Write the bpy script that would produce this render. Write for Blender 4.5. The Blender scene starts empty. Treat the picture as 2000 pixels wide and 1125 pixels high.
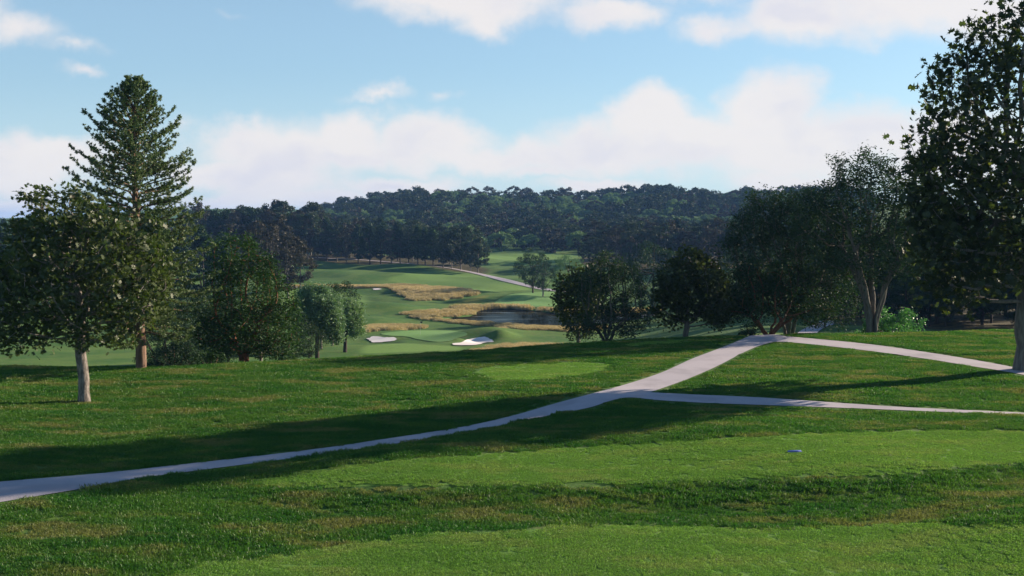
import bpy, math, random
import numpy as np
from mathutils import Vector, geometry as mgeo

S = bpy.context.scene
COL = S.collection
R = math.radians

# ------------------------------------------------------------------ camera
F = 1944.0                      # focal length in pixels of the 2000 x 1125 frame
CAMZ = 7.5
PITCH = math.atan(132.5 / F)
cam_d = bpy.data.cameras.new("camera")
cam = bpy.data.objects.new("camera", cam_d)
COL.objects.link(cam)
cam.location = (0, 0, CAMZ)
cam.rotation_euler = (math.pi / 2 - PITCH, 0, 0)
cam_d.sensor_width = 36.0
cam_d.lens = 36.0 * F / 2000.0
cam_d.clip_start = 0.5
cam_d.clip_end = 12000
S.camera = cam

# ------------------------------------------------------------------ light
SUN_EL, SUN_AZ = R(18.0), R(26.0)     # azimuth from +x towards +y
to_sun = Vector((math.cos(SUN_AZ) * math.cos(SUN_EL), math.sin(SUN_AZ) * math.cos(SUN_EL), math.sin(SUN_EL)))
sun_d = bpy.data.lights.new("sun", 'SUN')
sun_d.energy = 5.0
sun_d.angle = R(0.5)
sun_d.color = (1.0, 0.83, 0.66)
sun = bpy.data.objects.new("sun", sun_d)
sun.rotation_euler = to_sun.to_track_quat('Z', 'Y').to_euler()
COL.objects.link(sun)

S.view_settings.view_transform = 'Standard'
S.view_settings.look = 'None'
S.view_settings.exposure = 1.06
S.view_settings.gamma = 1.0
S.render.engine = 'CYCLES'
S.cycles.use_denoising = True
S.cycles.max_bounces = 6
S.cycles.diffuse_bounces = 3
S.cycles.transmission_bounces = 3
S.cycles.volume_bounces = 1

# ------------------------------------------------------------------ node helper
class NT:
    def __init__(s, tree):
        s.t = tree; s.n = tree.nodes; s.l = tree.links
    def node(s, typ, ins=None, **kw):
        n = s.n.new(typ)
        for k, v in kw.items():
            setattr(n, k, v)
        if ins:
            for k, v in ins.items():
                s.set(n.inputs[k], v)
        return n
    def set(s, sock, v):
        if isinstance(v, bpy.types.NodeSocket):
            s.l.new(v, sock)
        elif v is not None:
            sock.default_value = v
    def math(s, op, a, b=None, c=None, clamp=False):
        n = s.n.new('ShaderNodeMath'); n.operation = op; n.use_clamp = clamp
        s.set(n.inputs[0], a)
        if b is not None: s.set(n.inputs[1], b)
        if c is not None: s.set(n.inputs[2], c)
        return n.outputs[0]
    def mix(s, f, a, b, blend='MIX'):
        n = s.n.new('ShaderNodeMix'); n.data_type = 'RGBA'; n.blend_type = blend
        s.set(n.inputs[0], f); s.set(n.inputs[6], a); s.set(n.inputs[7], b)
        return n.outputs[2]
    def noise(s, vec, scale, detail=3, rough=0.5, dist=0.0, col=False):
        n = s.node('ShaderNodeTexNoise', {'Scale': scale, 'Detail': detail, 'Roughness': rough, 'Distortion': dist})
        s.l.new(vec, n.inputs['Vector'])
        return n.outputs['Color' if col else 'Fac']
    def ramp(s, f, lo, hi, a=0.0, b=1.0, smooth=True):
        n = s.node('ShaderNodeMapRange', {'From Min': lo, 'From Max': hi, 'To Min': a, 'To Max': b})
        if smooth: n.interpolation_type = 'SMOOTHSTEP'
        s.set(n.inputs['Value'], f)
        return n.outputs['Result']
    def vscale(s, vec, x, y, z):
        n = s.node('ShaderNodeVectorMath', operation='MULTIPLY')
        s.l.new(vec, n.inputs[0]); n.inputs[1].default_value = (x, y, z)
        return n.outputs[0]

def rgba(c): return (c[0], c[1], c[2], 1.0)

# ------------------------------------------------------------------ world: Nishita sky with fair-weather clouds
W = bpy.data.worlds.new("World"); S.world = W; W.use_nodes = True
wt = NT(W.node_tree); wt.n.clear()
sky = wt.node('ShaderNodeTexSky', sky_type='NISHITA')
sky.sun_disc = False
sky.sun_elevation = SUN_EL
sky.sun_rotation = math.pi / 2 - SUN_AZ
sky.air_density = 1.0; sky.dust_density = 0.6; sky.ozone_density = 1.6; sky.altitude = 100
SKY_K = 0.069
gen = wt.node('ShaderNodeTexCoord').outputs['Generated']
sep = wt.node('ShaderNodeSeparateXYZ'); wt.l.new(gen, sep.inputs[0])
ay = wt.math('MAXIMUM', wt.math('ABSOLUTE', sep.outputs[1]), 0.12)
uu = wt.math('DIVIDE', sep.outputs[0], ay)
vv = wt.math('DIVIDE', sep.outputs[2], ay)
uv = wt.node('ShaderNodeCombineXYZ'); wt.l.new(uu, uv.inputs[0]); wt.l.new(vv, uv.inputs[1])
uv = uv.outputs[0]
nz1 = wt.noise(uv, 9.0, 6, 0.6, 0.0, True)
off = wt.node('ShaderNodeVectorMath', operation='SUBTRACT'); wt.l.new(nz1, off.inputs[0]); off.inputs[1].default_value = (.5, .5, .5)
off2 = wt.vscale(off.outputs[0], 0.12, 0.075, 0)
wuv = wt.node('ShaderNodeVectorMath', operation='ADD'); wt.l.new(uv, wuv.inputs[0]); wt.l.new(off2, wuv.inputs[1])
wuv = wuv.outputs[0]
CL = [  # px, py, rx, ry, amount
 (40, 318, 175, 50, 1.0), (-10, 392, 120, 22, .9), (110, 285, 60, 26, .8), (-250, 330, 300, 70, 1),
 (470, 275, 120, 36, .85), (560, 325, 120, 72, 1.0), (705, 262, 70, 42, .9), (690, 295, 120, 34, .9), (840, 285, 110, 42, .95),
 (920, 312, 160, 28, .85), (430, 318, 110, 30, .9),
 (540, 385, 230, 26, .85), (770, 362, 140, 20, .85), (660, 405, 320, 20, .8),
 (1080, 300, 110, 32, .85), (1180, 290, 130, 45, .95), (1268, 232, 70, 46, 1.0), (1330, 275, 160, 50, 1.0),
 (1500, 215, 95, 62, 1.0), (1490, 280, 260, 60, 1.0), (1670, 270, 150, 50, .95), (1840, 290, 130, 60, .9), (2100, 330, 250, 70, .9),
 (1160, 358, 110, 20, .8), (1290, 322, 110, 16, .6), (1540, 350, 130, 28, .85), (1050, 330, 120, 12, .7),
 (900, -8, 175, 52, 1.0), (960, 30, 90, 38, .9), (1170, 25, 105, 34, .8), (1395, 55, 90, 34, .75), (1560, 40, 110, 46, .85),
 (1720, 20, 190, 66, .85), (1900, 10, 170, 80, .8), (1250, -70, 300, 60, .8), (2200, -60, 300, 140, .9),
 (40, 70, 80, 34, .55), (140, 92, 90, 18, .45), (160, 138, 58, 17, .6), (-60, 20, 120, 60, .5),
 (728, 192, 62, 15, .55), (866, 198, 36, 16, .42), (485, 36, 56, 18, .34), (350, 238, 60, 18, .32), (-600, 100, 300, 90, .7), (2700, 150, 350, 90, .7),
]
acc = None
for px, py, rx, ry, am in CL:
    cu = (px - 1000) / F; cv = (430 - py) / F
    sub = wt.node('ShaderNodeVectorMath', operation='SUBTRACT'); wt.l.new(wuv, sub.inputs[0]); sub.inputs[1].default_value = (cu, cv, 0)
    scl = wt.vscale(sub.outputs[0], F / rx, F / ry, 0)
    ln = wt.node('ShaderNodeVectorMath', operation='LENGTH'); wt.l.new(scl, ln.inputs[0])
    v = wt.math('MULTIPLY_ADD', ln.outputs['Value'], -0.62 * am, am * 1.12)
    acc = v if acc is None else wt.math('SMOOTH_MAX', acc, v, 0.10)
nz2 = wt.noise(wt.vscale(uv, 1, 1.7, 1), 13.0, 6, 0.55)
dens = wt.math('ADD', acc, wt.math('MULTIPLY_ADD', nz2, 0.70, -0.35))
alpha = wt.ramp(dens, 0.17, 0.72)
alpha = wt.math('MULTIPLY', alpha, wt.ramp(sep.outputs[1], -.05, .25, .0, .87))
# cloud colour: warm white faces, mauve-grey bases
nz3 = wt.noise(wt.vscale(wuv, 1, 2.4, 1), 6.0, 4, 0.5)
shade = wt.math('MULTIPLY', wt.ramp(nz3, 0.42, 0.62), wt.ramp(dens, .5, 1.0, .25, 1.0))
ccol = wt.mix(shade, rgba((0.455, 0.424, 0.41)), rgba((0.385, 0.37, 0.40)))
skyc = wt.mix(1.0, sky.outputs[0], (SKY_K * 0.80, SKY_K * 0.97, SKY_K * 1.08, 1), 'MULTIPLY')
skyc = wt.mix(0.45, skyc, rgba((0.24, 0.352, 0.44)))
elev = wt.ramp(sep.outputs[2], 0.16, 0.62, 0.0, 1.0)
skyc = wt.mix(elev, skyc, wt.mix(1.0, skyc, (.20, .30, .50, 1), 'MULTIPLY'))
veil = wt.ramp(vv, 0.02, 0.16, 0.40, 0.0)
skyc = wt.mix(veil, skyc, rgba((0.35, 0.425, 0.47)))
fin = wt.mix(alpha, skyc, ccol)
bg = wt.node('ShaderNodeBackground', {'Strength': 1.0}); wt.l.new(fin, bg.inputs['Color'])
wo = wt.node('ShaderNodeOutputWorld'); wt.l.new(bg.outputs[0], wo.inputs[0])

# ------------------------------------------------------------------ tags and meshes
def tag(o, label=None, cat=None, group=None, kind=None):
    if label: o['label'] = label
    if cat: o['category'] = cat
    if group: o['group'] = group
    if kind: o['kind'] = kind
    return o

def build(name, V, Fs, mats, parent=None, smooth=False, midx=None, link=True):
    """V (n,3); Fs = list of int arrays (m,k)"""
    me = bpy.data.meshes.new(name)
    V = np.asarray(V, dtype=np.float32)
    me.vertices.add(len(V)); me.vertices.foreach_set('co', V.ravel())
    Fs = [np.asarray(f, dtype=np.int32) for f in Fs if len(f)]
    nl = sum(f.size for f in Fs); npoly = sum(len(f) for f in Fs)
    me.loops.add(nl); me.polygons.add(npoly)
    me.loops.foreach_set('vertex_index', np.concatenate([f.ravel() for f in Fs]))
    st = []; o = 0
    for f in Fs:
        st.append(o + np.arange(len(f), dtype=np.int32) * f.shape[1]); o += f.size
    me.polygons.foreach_set('loop_start', np.concatenate(st))
    if midx is not None:
        me.polygons.foreach_set('material_index', np.concatenate([np.full(len(f), m, dtype=np.int32) for f, m in zip(Fs, midx)]))
    if smooth:
        me.polygons.foreach_set('use_smooth', np.ones(npoly, dtype=bool))
    me.update(calc_edges=True)
    for m in (mats if isinstance(mats, (list, tuple)) else [mats]):
        me.materials.append(m)
    ob = bpy.data.objects.new(name, me)
    if link: COL.objects.link(ob)
    if parent: ob.parent = parent
    return ob

def empty(name, loc, rz=0.0):
    o = bpy.data.objects.new(name, None); COL.objects.link(o)
    o.location = loc; o.rotation_euler = (0, 0, rz); o.empty_display_size = 0.3
    return o

# ------------------------------------------------------------------ polygon tools
def inside(poly, x, y):
    r = np.zeros(x.shape, dtype=bool)
    n = len(poly)
    for i in range(n):
        x1, y1 = poly[i]; x2, y2 = poly[(i + 1) % n]
        if y1 == y2: continue
        c = ((y1 > y) != (y2 > y)) & (x < (x2 - x1) * (y - y1) / (y2 - y1) + x1)
        r ^= c
    return r

def pdist(poly, x, y, closed=True):
    d = np.full(x.shape, 1e9)
    n = len(poly)
    for i in range(n if closed else n - 1):
        x1, y1 = poly[i]; x2, y2 = poly[(i + 1) % n]
        dx, dy = x2 - x1, y2 - y1; L = dx * dx + dy * dy + 1e-12
        t = np.clip(((x - x1) * dx + (y - y1) * dy) / L, 0, 1)
        d = np.minimum(d, np.hypot(x - x1 - t * dx, y - y1 - t * dy))
    return d

def catmull(pts, sub=6, closed=True):
    P = [np.array(p, dtype=float) for p in pts]; n = len(P); out = []
    rng = range(n) if closed else range(n - 1)
    for i in rng:
        if closed: a, b, c, d = P[i - 1], P[i], P[(i + 1) % n], P[(i + 2) % n]
        else: a, b, c, d = P[max(i - 1, 0)], P[i], P[i + 1], P[min(i + 2, n - 1)]
        for k in range(sub):
            t = k / sub
            out.append(0.5 * ((2 * b) + (c - a) * t + (2 * a - 5 * b + 4 * c - d) * t * t + (3 * b - a - 3 * c + d) * t ** 3))
    if not closed: out.append(P[-1])
    return np.array(out)

# ------------------------------------------------------------------ viewing rays
cp, sp = math.cos(PITCH), math.sin(PITCH)
def ray(px, py):
    a = (np.asarray(px, float) - 1000) / F; b = (562.5 - np.asarray(py, float)) / F
    dx = a; dy = cp + b * sp; dz = -sp + b * cp
    return dx / dy, dz / dy                     # u = x/y, slope = dz/dy
def slope(py): return ray(1000, py)[1]

# ------------------------------------------------------------------ terrain
CREST_PX = np.array([-1500, -400, 0, 200, 300, 500, 700, 900, 1100, 1300, 1460, 1500, 1700, 1850, 2000, 2400, 4000], float)
CREST_PY = np.array([735, 722, 714, 717, 716, 707, 697, 686, 672, 660, 655, 653, 652, 648, 643, 636, 630], float)
CR_U, CR_S = ray(CREST_PX, CREST_PY)
WATER_Z = -13.5

def pond_poly():
    px = [928, 960, 1000, 1030, 1060, 1100, 1150, 1200, 1260, 1290, 1285, 1240, 1180, 1120, 1060, 1010, 960, 915, 872, 885, 912, 930]
    py = [606, 603.5, 603.5, 605.5, 609, 613, 615, 614, 610, 612, 620, 628, 635, 640.5, 639, 635, 631, 627.5, 625, 620.5, 618.5, 613]
    u, s = ray(px, py)
    d = (WATER_Z - CAMZ) / s
    return np.stack([u * d, d], 1)
POND = catmull(pond_poly(), 3)

VY = np.array([0, 60, 100, 120, 143, 160, 194, 235, 256, 295, 356, 415, 450, 520, 3000], float)
VZ = np.array([-4, -4.0, -6.9, -8.1, -10.0, -11.2, -13.1, -13.0, -12.7, -12.1, -10.7, -8.6, -7.8, -7.0, -6.0], float)
RY = np.array([0, 66, 90, 110, 150, 250, 415, 520, 3000], float)
RZ = np.array([-2, -2.3, -4.2, -5.0, -6.9, -10.6, -9.0, -7.0, -6.0], float)
HPX = np.array([-600, 300, 560, 640, 760, 860, 1000, 1130, 1300, 1400, 1560, 1700, 2000, 2600], float)
HPY = np.array([452, 450, 445, 424, 404, 396, 404, 401, 392, 400, 396, 400, 412, 430], float)
HU, HS = ray(HPX, HPY - 5)
MOUNDS = []      # x, y, rx, ry, height

def smooth(t):
    t = np.clip(t, 0, 1); return t * t * (3 - 2 * t)

def pinterp(x, X, Y):
    """smoothed piecewise interpolation"""
    w = 0.04 * np.maximum(x, 20)
    return (np.interp(x - w, X, Y) + 2 * np.interp(x, X, Y) + np.interp(x + w, X, Y)) / 4

TEE_LINES = []
def height(x, y, raw=False):
    x = np.asarray(x, float); y = np.asarray(y, float)
    yy = np.maximum(y, 8.0); u = np.clip(x / yy, -3, 3)
    s = np.interp(u, CR_U, CR_S)
    # near lawn: gently rolling
    near = 0.10 * np.sin(x * .21 + .7) * np.sin(y * .17 + 1.1) + 0.05 * np.sin(x * .47 + y * .31) + .03 * np.sin(x * .9 - y * .7)
    near = near * smooth((y - 5) / 20) * (1 - smooth((y - 40) / 14))
    D = CAMZ / -s
    # banks below the raised tees
    lip1 = np.interp(x, T1X, T1Y); lip2 = np.interp(x, T2X, T2Y); lip3 = np.interp(x, T2X, T2B)
    g = smooth((x + 11) / 9)
    near = near + 0.14 * g * smooth((y - lip2 + 2.4) / 2.4) * (1 - smooth((y - lip3) / 5.0))
    near = near - 0.12 * smooth((y - lip1) / 1.0) * (1 - smooth((y - lip2 + 2.2) / 2.4)) * smooth((x + 10) / 8)
    t = y - D
    drop = np.where(t > -2.0, 0.30 * (np.sqrt((np.maximum(t + 1.2, 0)) ** 2 + 6.0) - math.sqrt(6.0)), 0)
    a = near - drop
    wr = smooth((u - .10) / .16)
    V = pinterp(y, VY, VZ) * (1 - wr) + pinterp(y, RY, RZ) * wr
    V = V + smooth((y - 105) / 60) * (0.95 * np.sin(x * .071 + y * .045) * np.sin(y * .083 - x * .03 + 1.0) + .32 * np.sin(x * .16 + 2 * np.sin(y * .05)) * np.sin(y * .13 + .4) + .10 * np.sin(x * .31 + y * .27))
    k = 0.8
    z = np.where(y < 55, a, k * np.logaddexp(a / k, V / k))
    z = np.where((y >= 45) & (t > 25), np.maximum(V, a), z)
    # wooded hill
    hs = np.interp(u, HU, HS)
    top = CAMZ + hs * 850
    hz = smooth((y - 455) / 420) * (top + 7.5) - 7.5
    hz = np.where(y > 875, top - (y - 875) * 0.03, hz)
    roll = 1.6 * np.sin(x * .03 + y * .012) * np.sin(y * .035) * smooth((y - 480) / 60)
    z = np.where(y > 455, np.maximum(z * (1 - smooth((y - 455) / 30)) + hz * smooth((y - 455) / 30), -8.5) + roll, z)
    # grassy ridge far behind on the left
    rg = 22.3 * np.exp(-((x + 350) / 330) ** 2) * smooth((y - 1000) / 300) * (1 - smooth((y - 1320) / 500))
    z = np.where(y > 1000, np.maximum(z, rg), z)
    for mx, my, rx, ry, hh in MOUNDS:
        e = ((x - mx) / rx) ** 2 + ((y - my) / ry) ** 2
        z = z + hh * np.exp(-e)
    # pond basin
    sel = (y > 180) & (y < 262) & (x > -40) & (x < 60)
    if not raw and np.any(sel):
        xs, ys = x[sel], y[sel]
        d = pdist(POND, xs, ys); ins = inside(POND, xs, ys)
        zs = z[sel]
        out = WATER_Z + 0.10 + np.minimum(d * .16, 3.0)
        far = smooth(d / 9)
        zo = out * (1 - far) + np.maximum(zs, WATER_Z + .5) * far
        zi = WATER_Z + 0.02 - np.minimum(d * .35, 1.2)
        z = z.copy(); z[sel] = np.where(ins, zi, zo)
    return z

# tee lips as world curves on the level ground
def flat(px, py):
    u, s = ray(px, py); d = -CAMZ / s
    return u * d, d
_x, _y = flat([240, 340, 600, 830, 1080, 1400, 1700, 2000, 2400], [1160, 1125, 1080, 1048, 1033, 1034, 1030, 1026, 1024])
T1X, T1Y = _x, _y
_x, _y = flat([300, 505, 800, 1250, 1600, 2000, 2400], [952, 948, 949, 941, 932, 902, 880])
_x2, _y2 = flat([300, 505, 760, 1100, 1450, 2000, 2400], [950, 942, 903, 878, 856, 842, 850])
T2X, T2Y = _x, _y
T2B = np.interp(T2X, _x2, _y2)

_q = np.concatenate([np.linspace(8, 70, 500), np.geomspace(70.2, 3000, 1400)])
def cast(px, py, mind=0.0):
    """first point of the ground on each viewing ray"""
    px = np.atleast_1d(np.asarray(px, float)); py = np.atleast_1d(np.asarray(py, float))
    u, s = ray(px, py)
    res = np.zeros((len(px), 3))
    q = _q[_q > mind]
    for i in range(len(px)):
        zz = height(u[i] * q, q); rz = CAMZ + s[i] * q
        k = np.argmax(zz > rz)
        if zz[k] <= rz[k]: k = len(q) - 1
        lo, hi = q[max(k - 1, 0)], q[k]
        for _ in range(14):
            m = (lo + hi) / 2
            if height(np.array([u[i] * m]), np.array([m]))[0] > CAMZ + s[i] * m: hi = m
            else: lo = m
        res[i] = (u[i] * hi, hi, CAMZ + s[i] * hi)
    return res

def at(px, y):
    u, _ = ray(px, 430); x = float(u) * y
    return Vector((x, y, float(height(np.array([x]), np.array([float(y)]))[0])))

# mounds and hollows of the far green
def mound(px, y, rx, ry, h):
    MOUNDS.append((float(ray(px, 500)[0]) * y, y, rx, ry, h))
mound(897, 141, 2.2, 4, 1.0); mound(948, 156, 5.5, 4, .9); mound(925, 143, 3.0, 5, -.5); mound(978, 148, 2.4, 5, .6)
mound(752, 160, 5, 4, .6); mound(745, 149, 4, 5, -.5); mound(1010, 168, 6, 5, .25)
mound(975, 148, 2.0, 3.0, .55); mound(783, 152, 2.0, 3.0, .5); mound(690, 200, 10, 8, .8); mound(760, 225, 12, 8, .9); mound(720, 280, 14, 9, 1.0); mound(850, 330, 16, 10, 1.2); mound(650, 340, 18, 12, 1.2)

# ------------------------------------------------------------------ ground materials
def grass_ground(name, c1, c2, c3, scale=.35, bump=.25, far=False):
    m = bpy.data.materials.new(name); m.use_nodes = True
    t = NT(m.node_tree); b = m.node_tree.nodes['Principled BSDF']
    pos = t.node('ShaderNodeNewGeometry').outputs['Position']
    a = t.noise(t.vscale(pos, 1, 1, .3), scale, 5, .6)
    bb = t.noise(pos, scale * 7.0, 5, .65)
    c = t.mix(t.ramp(a, .38, .62), rgba(c1), rgba(c2))
    c = t.mix(t.math('MULTIPLY', t.ramp(bb, .5, .75), .8), c, rgba(c3))
    fine = t.noise(pos, 9.0 if not far else 1.6, 4, .7)
    if name == 'rough_ground':
        c = t.mix(t.math('MULTIPLY', t.node('ShaderNodeAttribute', attribute_name='mow').outputs['Fac'], .85), c, t.mix(a, rgba((.135, .250, .052)), rgba((.170, .280, .068))))
        c = t.mix(t.node('ShaderNodeAttribute', attribute_name='dry').outputs['Fac'], c, t.mix(a, rgba((.15, .185, .03)), rgba((.17, .19, .04))))
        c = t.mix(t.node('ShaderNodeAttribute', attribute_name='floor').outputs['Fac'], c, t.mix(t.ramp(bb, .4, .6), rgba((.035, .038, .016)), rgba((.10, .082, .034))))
    c = t.mix(1.0, c, t.mix(fine, rgba((.72, .72, .72)), rgba((1.28, 1.28, 1.28))), 'MULTIPLY')
    t.set(b.inputs['Base Color'], c)
    b.inputs['Roughness'].default_value = .95
    b.inputs['Specular IOR Level'].default_value = .15
    bp = t.node('ShaderNodeBump', {'Strength': bump, 'Distance': .12 if far else .03})
    t.l.new(t.noise(pos, 14.0 if not far else 2.6, 4, .7), bp.inputs['Height']); t.l.new(bp.outputs[0], b.inputs['Normal'])
    return m

M = {}
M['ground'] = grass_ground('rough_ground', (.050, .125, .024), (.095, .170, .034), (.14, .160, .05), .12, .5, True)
M['tee'] = grass_ground('mown_turf', (.09, .20, .032), (.115, .22, .040), (.15, .225, .055), .5, .6)
M['green'] = grass_ground('far_green', (.15, .29, .08), (.17, .31, .095), (.18, .30, .10), .1, .15, True)
M['fair'] = grass_ground('far_fairway', (.065, .165, .034), (.085, .185, .042), (.10, .18, .05), .08, .2, True)
M['yellow'] = grass_ground('dry_turf', (.13, .17, .03), (.15, .18, .035), (.16, .17, .05), .1, .2, True)
M['soil'] = grass_ground('under_wood', (.09, .085, .03), (.15, .12, .05), (.05, .06, .02), .1, .3, True)

def stone(name, c, c2, sc=30, rough=.9, bump=.15):
    m = bpy.data.materials.new(name); m.use_nodes = True
    t = NT(m.node_tree); b = m.node_tree.nodes['Principled BSDF']
    pos = t.node('ShaderNodeNewGeometry').outputs['Position']
    n1 = t.noise(pos, sc, 4, .7); n2 = t.noise(pos, sc * .03, 3, .6)
    c_ = t.mix(n1, rgba(c), rgba(c2))
    c_ = t.mix(t.ramp(n2, .42, .7, 0, .55), c_, rgba([q * .8 for q in c]))
    t.set(b.inputs['Base Color'], c_)
    b.inputs['Roughness'].default_value = rough
    b.inputs['Specular IOR Level'].default_value = .2
    bp = t.node('ShaderNodeBump', {'Strength': bump, 'Distance': .02}); t.l.new(n1, bp.inputs['Height']); t.l.new(bp.outputs[0], b.inputs['Normal'])
    return m
M['path'] = stone('path_gravel', (.38, .35, .36), (.53, .49, .50), 18)
M['sand'] = stone('bunker_sand', (.74, .68, .62), (.84, .78, .72), 6)

m = bpy.data.materials.new('pond_water'); m.use_nodes = True
t = NT(m.node_tree); t.n.clear()
pos = t.node('ShaderNodeNewGeometry').outputs['Position']
bp = t.node('ShaderNodeBump', {'Distance': .12})
rip = t.ramp(t.noise(t.vscale(pos, .05, .35, 1), 1.0, 3, .6), .52, .64, 0, 1)
t.set(bp.inputs['Strength'], t.math('MULTIPLY_ADD', rip, .8, .035))
t.l.new(t.noise(t.vscale(pos, .35, 1.0, 1), 1.2, 3, .55), bp.inputs['Height'])
gl = t.node('ShaderNodeBsdfGlossy', {'Roughness': .05, 'Color': (.75, .78, .8, 1)}); t.l.new(bp.outputs[0], gl.inputs['Normal'])
df = t.node('ShaderNodeBsdfDiffuse', {'Color': (.010, .014, .012, 1)})
mx = t.node('ShaderNodeMixShader'); t.set(mx.inputs[0], t.math('MULTIPLY_ADD', rip, .38, .10))
t.l.new(df.outputs[0], mx.inputs[1]); t.l.new(gl.outputs[0], mx.inputs[2])
o = t.node('ShaderNodeOutputMaterial'); t.l.new(mx.outputs[0], o.inputs[0])
M['water'] = m

# ------------------------------------------------------------------ ground sheet
def patch(name, poly, mat, off, grid, skirt=None):
    """a sheet that follows the ground inside a world polygon"""
    poly = np.asarray(poly)
    x0, y0 = poly.min(0); x1, y1 = poly.max(0)
    xs = np.arange(x0 + grid / 2, x1, grid); ys = np.arange(y0 + grid / 2, y1, grid)
    X, Y = np.meshgrid(xs, ys); X = X.ravel(); Y = Y.ravel()
    k = inside(poly, X, Y)
    X, Y = X[k], Y[k]
    k = pdist(poly, X, Y) > grid * .35
    X, Y = X[k], Y[k]
    n = len(poly)
    pts = [Vector(p) for p in poly] + [Vector((a, b_)) for a, b_ in zip(X, Y)]
    vs, es, fs, *_ = mgeo.delaunay_2d_cdt(pts, [(i, (i + 1) % n) for i in range(n)], [], 1, 1e-5)
    A = np.array([(v.x, v.y) for v in vs])
    Z = height(A[:, 0], A[:, 1]) + off
    V = np.column_stack([A, Z])
    Fc = np.array([list(f) for f in fs if len(f) == 3])
    # keep faces whose centre is inside
    c = A[Fc].mean(1); Fc = Fc[inside(poly, c[:, 0], c[:, 1])]
    o = build(name, V, [Fc], mat, smooth=True)
    return tag(o, kind='structure')

def px_poly(px, py, sub=5, mind=0.0):
    c = catmull(list(zip(px, py)), sub)
    w = cast(c[:, 0], c[:, 1], mind)
    return w[:, :2]

# --- the paths near the camera: one joined outline with the crossing and both branches
edge = [(-160, 957), (0, 942), (200, 925), (400, 903), (600, 880), (740, 860), (900, 835), (1000, 813), (1080, 790), (1150, 771), (1220, 752), (1290, 729), (1350, 702), (1400, 683), (1440, 667), (1462, 657.5)]
e2 = [(1535, 657.5), (1600, 663), (1700, 673), (1800, 687), (1900, 703), (2000, 722), (2200, 765)]
e3 = [(2200, 778), (2000, 733), (1900, 716), (1800, 700), (1700, 686), (1600, 674.5), (1545, 669), (1512, 668)]
e4 = [(1512, 668), (1485, 675), (1450, 690), (1400, 716), (1340, 742), (1270, 767)]
e5 = [(1270, 767), (1350, 771), (1500, 778), (1750, 795), (2000, 807), (2250, 820)]
e6 = [(2250, 827), (2000, 812), (1800, 803.5), (1600, 795.5), (1400, 788.5), (1290, 782.5), (1230, 777), (1190, 784), (1150, 797), (1060, 815), (950, 837), (800, 863), (600, 892), (400, 918), (260, 937), (150, 957), (0, 982), (-160, 1010)]
def cast_line(p, sub=6):
    c = catmull(p, sub, closed=False); w = cast(c[:, 0], c[:, 1]); return w[:, :2]
L1 = cast_line(edge); L2 = cast_line(e2)
over = np.array([[L1[-1, 0] + .6, L1[-1, 1] + 3], [L1[-1, 0] + 1.6, L1[-1, 1] + 9], [L2[0, 0] + 1.0, L2[0, 1] + 9], [L2[0, 0] + .3, L2[0, 1] + 3]])
PATH = np.concatenate([L1, over, L2, cast_line(e3), cast_line(e4)[1:-1], cast_line(e5), cast_line(e6)])
patch('path', PATH, M['path'], .02, .35)

TEE1 = px_poly([340, 450, 600, 720, 830, 950, 1080, 1250, 1400, 1550, 1700, 2000, 2300, 2500, 2500, 1900, 1200, 600, 100, 180], [1127, 1103, 1080, 1062, 1048, 1040, 1033, 1031, 1034, 1036, 1030, 1026, 1024, 1050, 1500, 1600, 1600, 1600, 1500, 1230])
TEE2 = px_poly([505, 560, 640, 760, 900, 1100, 1300, 1450, 1600, 1800, 2000, 2200, 2300, 2200, 2000, 1900, 1750, 1600, 1450, 1250, 1000, 800, 620], [943, 930, 915, 903, 892, 878, 865, 856, 848, 843, 842, 846, 860, 890, 902, 909, 924, 932, 936, 941, 946, 949, 951])
OVAL = px_poly([928, 960, 1020, 1080, 1140, 1175, 1182, 1170, 1130, 1080, 1020, 970, 936], [727, 718, 713, 710, 708, 710, 716, 724, 733, 740, 743.5, 742, 735])
TEE3 = px_poly([1225, 1280, 1345, 1358, 1320, 1265, 1225], [671, 666, 662.5, 665, 670, 675, 676])
for nm, P, g in (('tee_turf', TEE1, .5), ('tee_turf', TEE2, .5), ('tee_turf', OVAL, .6), ('tee_turf', TEE3, .8)):
    patch(nm, P, M['tee'], .006, g)

# --- the valley
GREEN = px_poly([745, 790, 860, 905, 912, 893, 876, 850, 815, 795, 760], [652, 647, 646, 649, 655, 661, 667, 668, 663, 658, 656], mind=85)
patch('putting_green', GREEN, M['green'], .06, 1.2)
FW1 = px_poly([715, 760, 800, 850, 880, 905, 880, 800, 730, 706], [676, 672, 671, 674, 676, 681, 684, 687, 690, 688], mind=85)
FW2 = px_poly([966, 1000, 1060, 1120, 1180, 1200, 1120, 1050, 985], [592, 575, 571, 570, 572, 582, 596, 600, 601], mind=85)
patch('fairway', FW2, M['green'], .08, 2.5)
FW3 = px_poly([560, 620, 690, 715, 712, 660, 580, 560], [566, 566, 573, 582, 600, 615, 618, 600], mind=85)
FW4 = px_poly([760, 850, 920, 960, 1000, 1040, 1000, 930, 860, 800], [543, 528, 532, 538, 551, 563, 568, 568, 560, 556], mind=85)
FW5 = px_poly([0, 90, 180, 260, 300, 200, 60, -40], [600, 585, 590, 610, 640, 690, 700, 650], mind=85)
YS = px_poly([868, 900, 940, 955, 930, 895], [602, 589, 578, 578, 590, 602], mind=85)
MEAD = px_poly([930, 960, 1020, 1100, 1200, 1330, 1330, 1200, 1050, 960], [505, 497, 495.5, 497, 505, 512, 530, 520, 517, 518], mind=85)

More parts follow.
